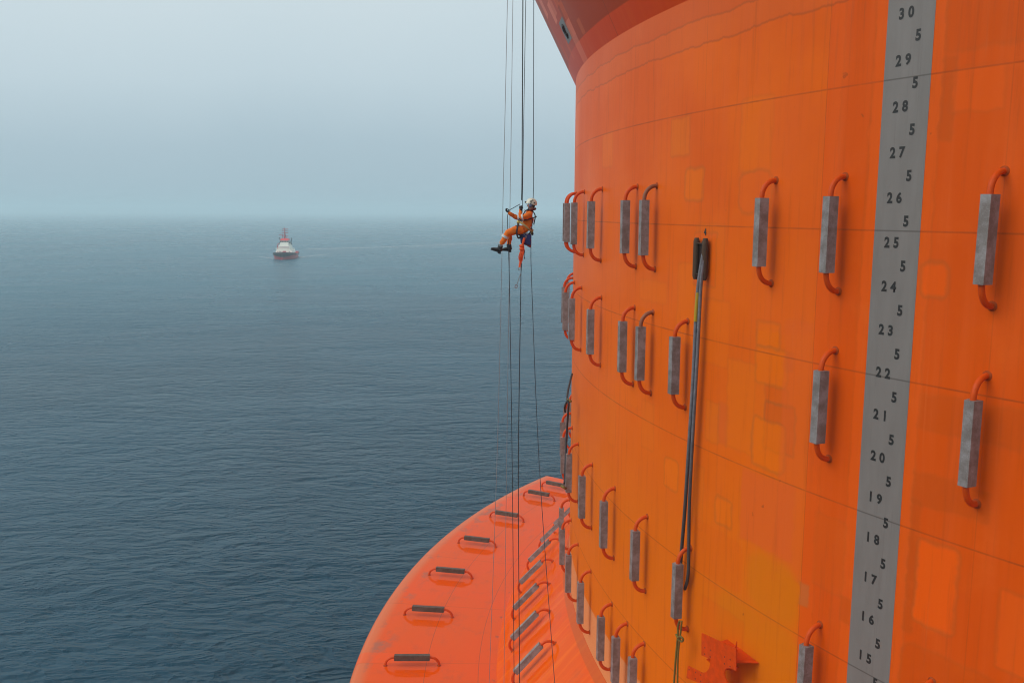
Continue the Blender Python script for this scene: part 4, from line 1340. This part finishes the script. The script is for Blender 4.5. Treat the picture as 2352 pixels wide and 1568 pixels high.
for sy in (-1, 1): box(bm, (3.0, sy * 2.75, 8.55), (.5, .5, .6), bevel=.06)
tb('search_light', bm, M_tblk)
bm = bmesh.new(); tube(bm, [(12.0, -.2, 4.15), (12.0, 1.5, 4.15)], .42, 10); box(bm, (12.0, .6, 3.8), (1.0, 2.0, .5)); tb('anchor_winch', bm, M_tmast)
bm = bmesh.new()
for sy in (-1, 1):
    tube(bm, [(-5, sy * 4.4, 5.7), (8, sy * 4.4, 5.7)], .07, 5)
    for k in range(8): tube(bm, [(-5 + k * 1.8, sy * 4.4, 4.7), (-5 + k * 1.8, sy * 4.4, 5.7)], .05, 5)
tb('handrail', bm, M_twht)

# foam and smoothed water behind and beside the tug
def foam_mat():
    m, t, b = new_mat('foam_streak')
    co = t.objco()
    b.inputs['Base Color'].default_value = (.62, .68, .70, 1); b.inputs['Roughness'].default_value = .6
    n = t.noise(t.scale(co, (.5, 2.0, 1)), .6, 5, .7)
    at = t.n.new('ShaderNodeAttribute'); at.attribute_name = 'fade'
    al = t.m('MULTIPLY', t.step(n, .35, .72), at.outputs['Fac'], clamp=True)
    t.l.new(al, b.inputs['Alpha'])
    return m
M_foam = foam_mat()
def foam_strip(bm, lay, path, w0, w1, f0, f1):
    pv = None
    n = len(path)
    for i, p in enumerate(path):
        d = (path[min(i + 1, n - 1)] - path[max(i - 1, 0)]).normalized(); s = Vector((-d.y, d.x, 0))
        f = i / (n - 1); w = w0 + (w1 - w0) * f
        row = []
        for k, e in ((-1, 0), (0, 1), (1, 0)):
            v = bm.verts.new(p + s * w * k / 2); v[lay] = (f0 + (f1 - f0) * f) * e * (1 if 0 < i < n - 1 else 0); row.append(v)
        if pv:
            for k in range(2): bm.faces.new((pv[k], row[k], row[k + 1], pv[k + 1]))
        pv = row
bm = bmesh.new(); lay = bm.verts.layers.float.new('fade')
def zline(a, b_, n=14):
    A, B = at_z(*a, .03), at_z(*b_, .03); return [A + (B - A) * i / (n - 1) for i in range(n)]
foam_strip(bm, lay, zline((631, 594.5), (596, 589)), 2.0, 5, 1.6, .5)
foam_strip(bm, lay, zline((628, 582.5), (470, 580)), 6, 16, 1.0, .5)
foam_strip(bm, lay, zline((676, 592), (760, 583)), 2.5, 8, 1.5, .5)
foam_strip(bm, lay, zline((690, 573), (930, 566)), 14, 22, .9, .7)
foam_strip(bm, lay, zline((920, 566.5), (1160, 556)), 22, 30, .7, .5)
foam_strip(bm, lay, zline((634, 596.2), (684, 594.8)), 1.6, 1.6, 1.2, 1.2)
fo = from_bm('wake_foam', bm, M_foam)
tag(fo, 'pale foam streaks of the tug wake on the sea', 'wake', kind='stuff')

# ------------------------------------------------------------------ haze
bm = bmesh.new()
HZ = 7200
box(bm, (0, 0, (48.5 - 2.0) / 2), (2 * HZ, 2 * HZ, 48.5 + 2.0))
mh = bpy.data.materials.new('sea_mist'); mh.use_nodes = True
mh.node_tree.nodes.clear()
ho = mh.node_tree.nodes.new('ShaderNodeOutputMaterial')
hv = mh.node_tree.nodes.new('ShaderNodeVolumePrincipled')
hv.inputs['Color'].default_value = (0.73, 0.925, 0.99, 1)
hv.inputs['Density'].default_value = 0.00056
hv.inputs['Anisotropy'].default_value = 0.0
mh.node_tree.links.new(hv.outputs[0], ho.inputs['Volume'])
hz = from_bm('haze', bm, mh, None, False)
tag(hz, 'pale blue sea mist over the water', 'haze', kind='stuff')
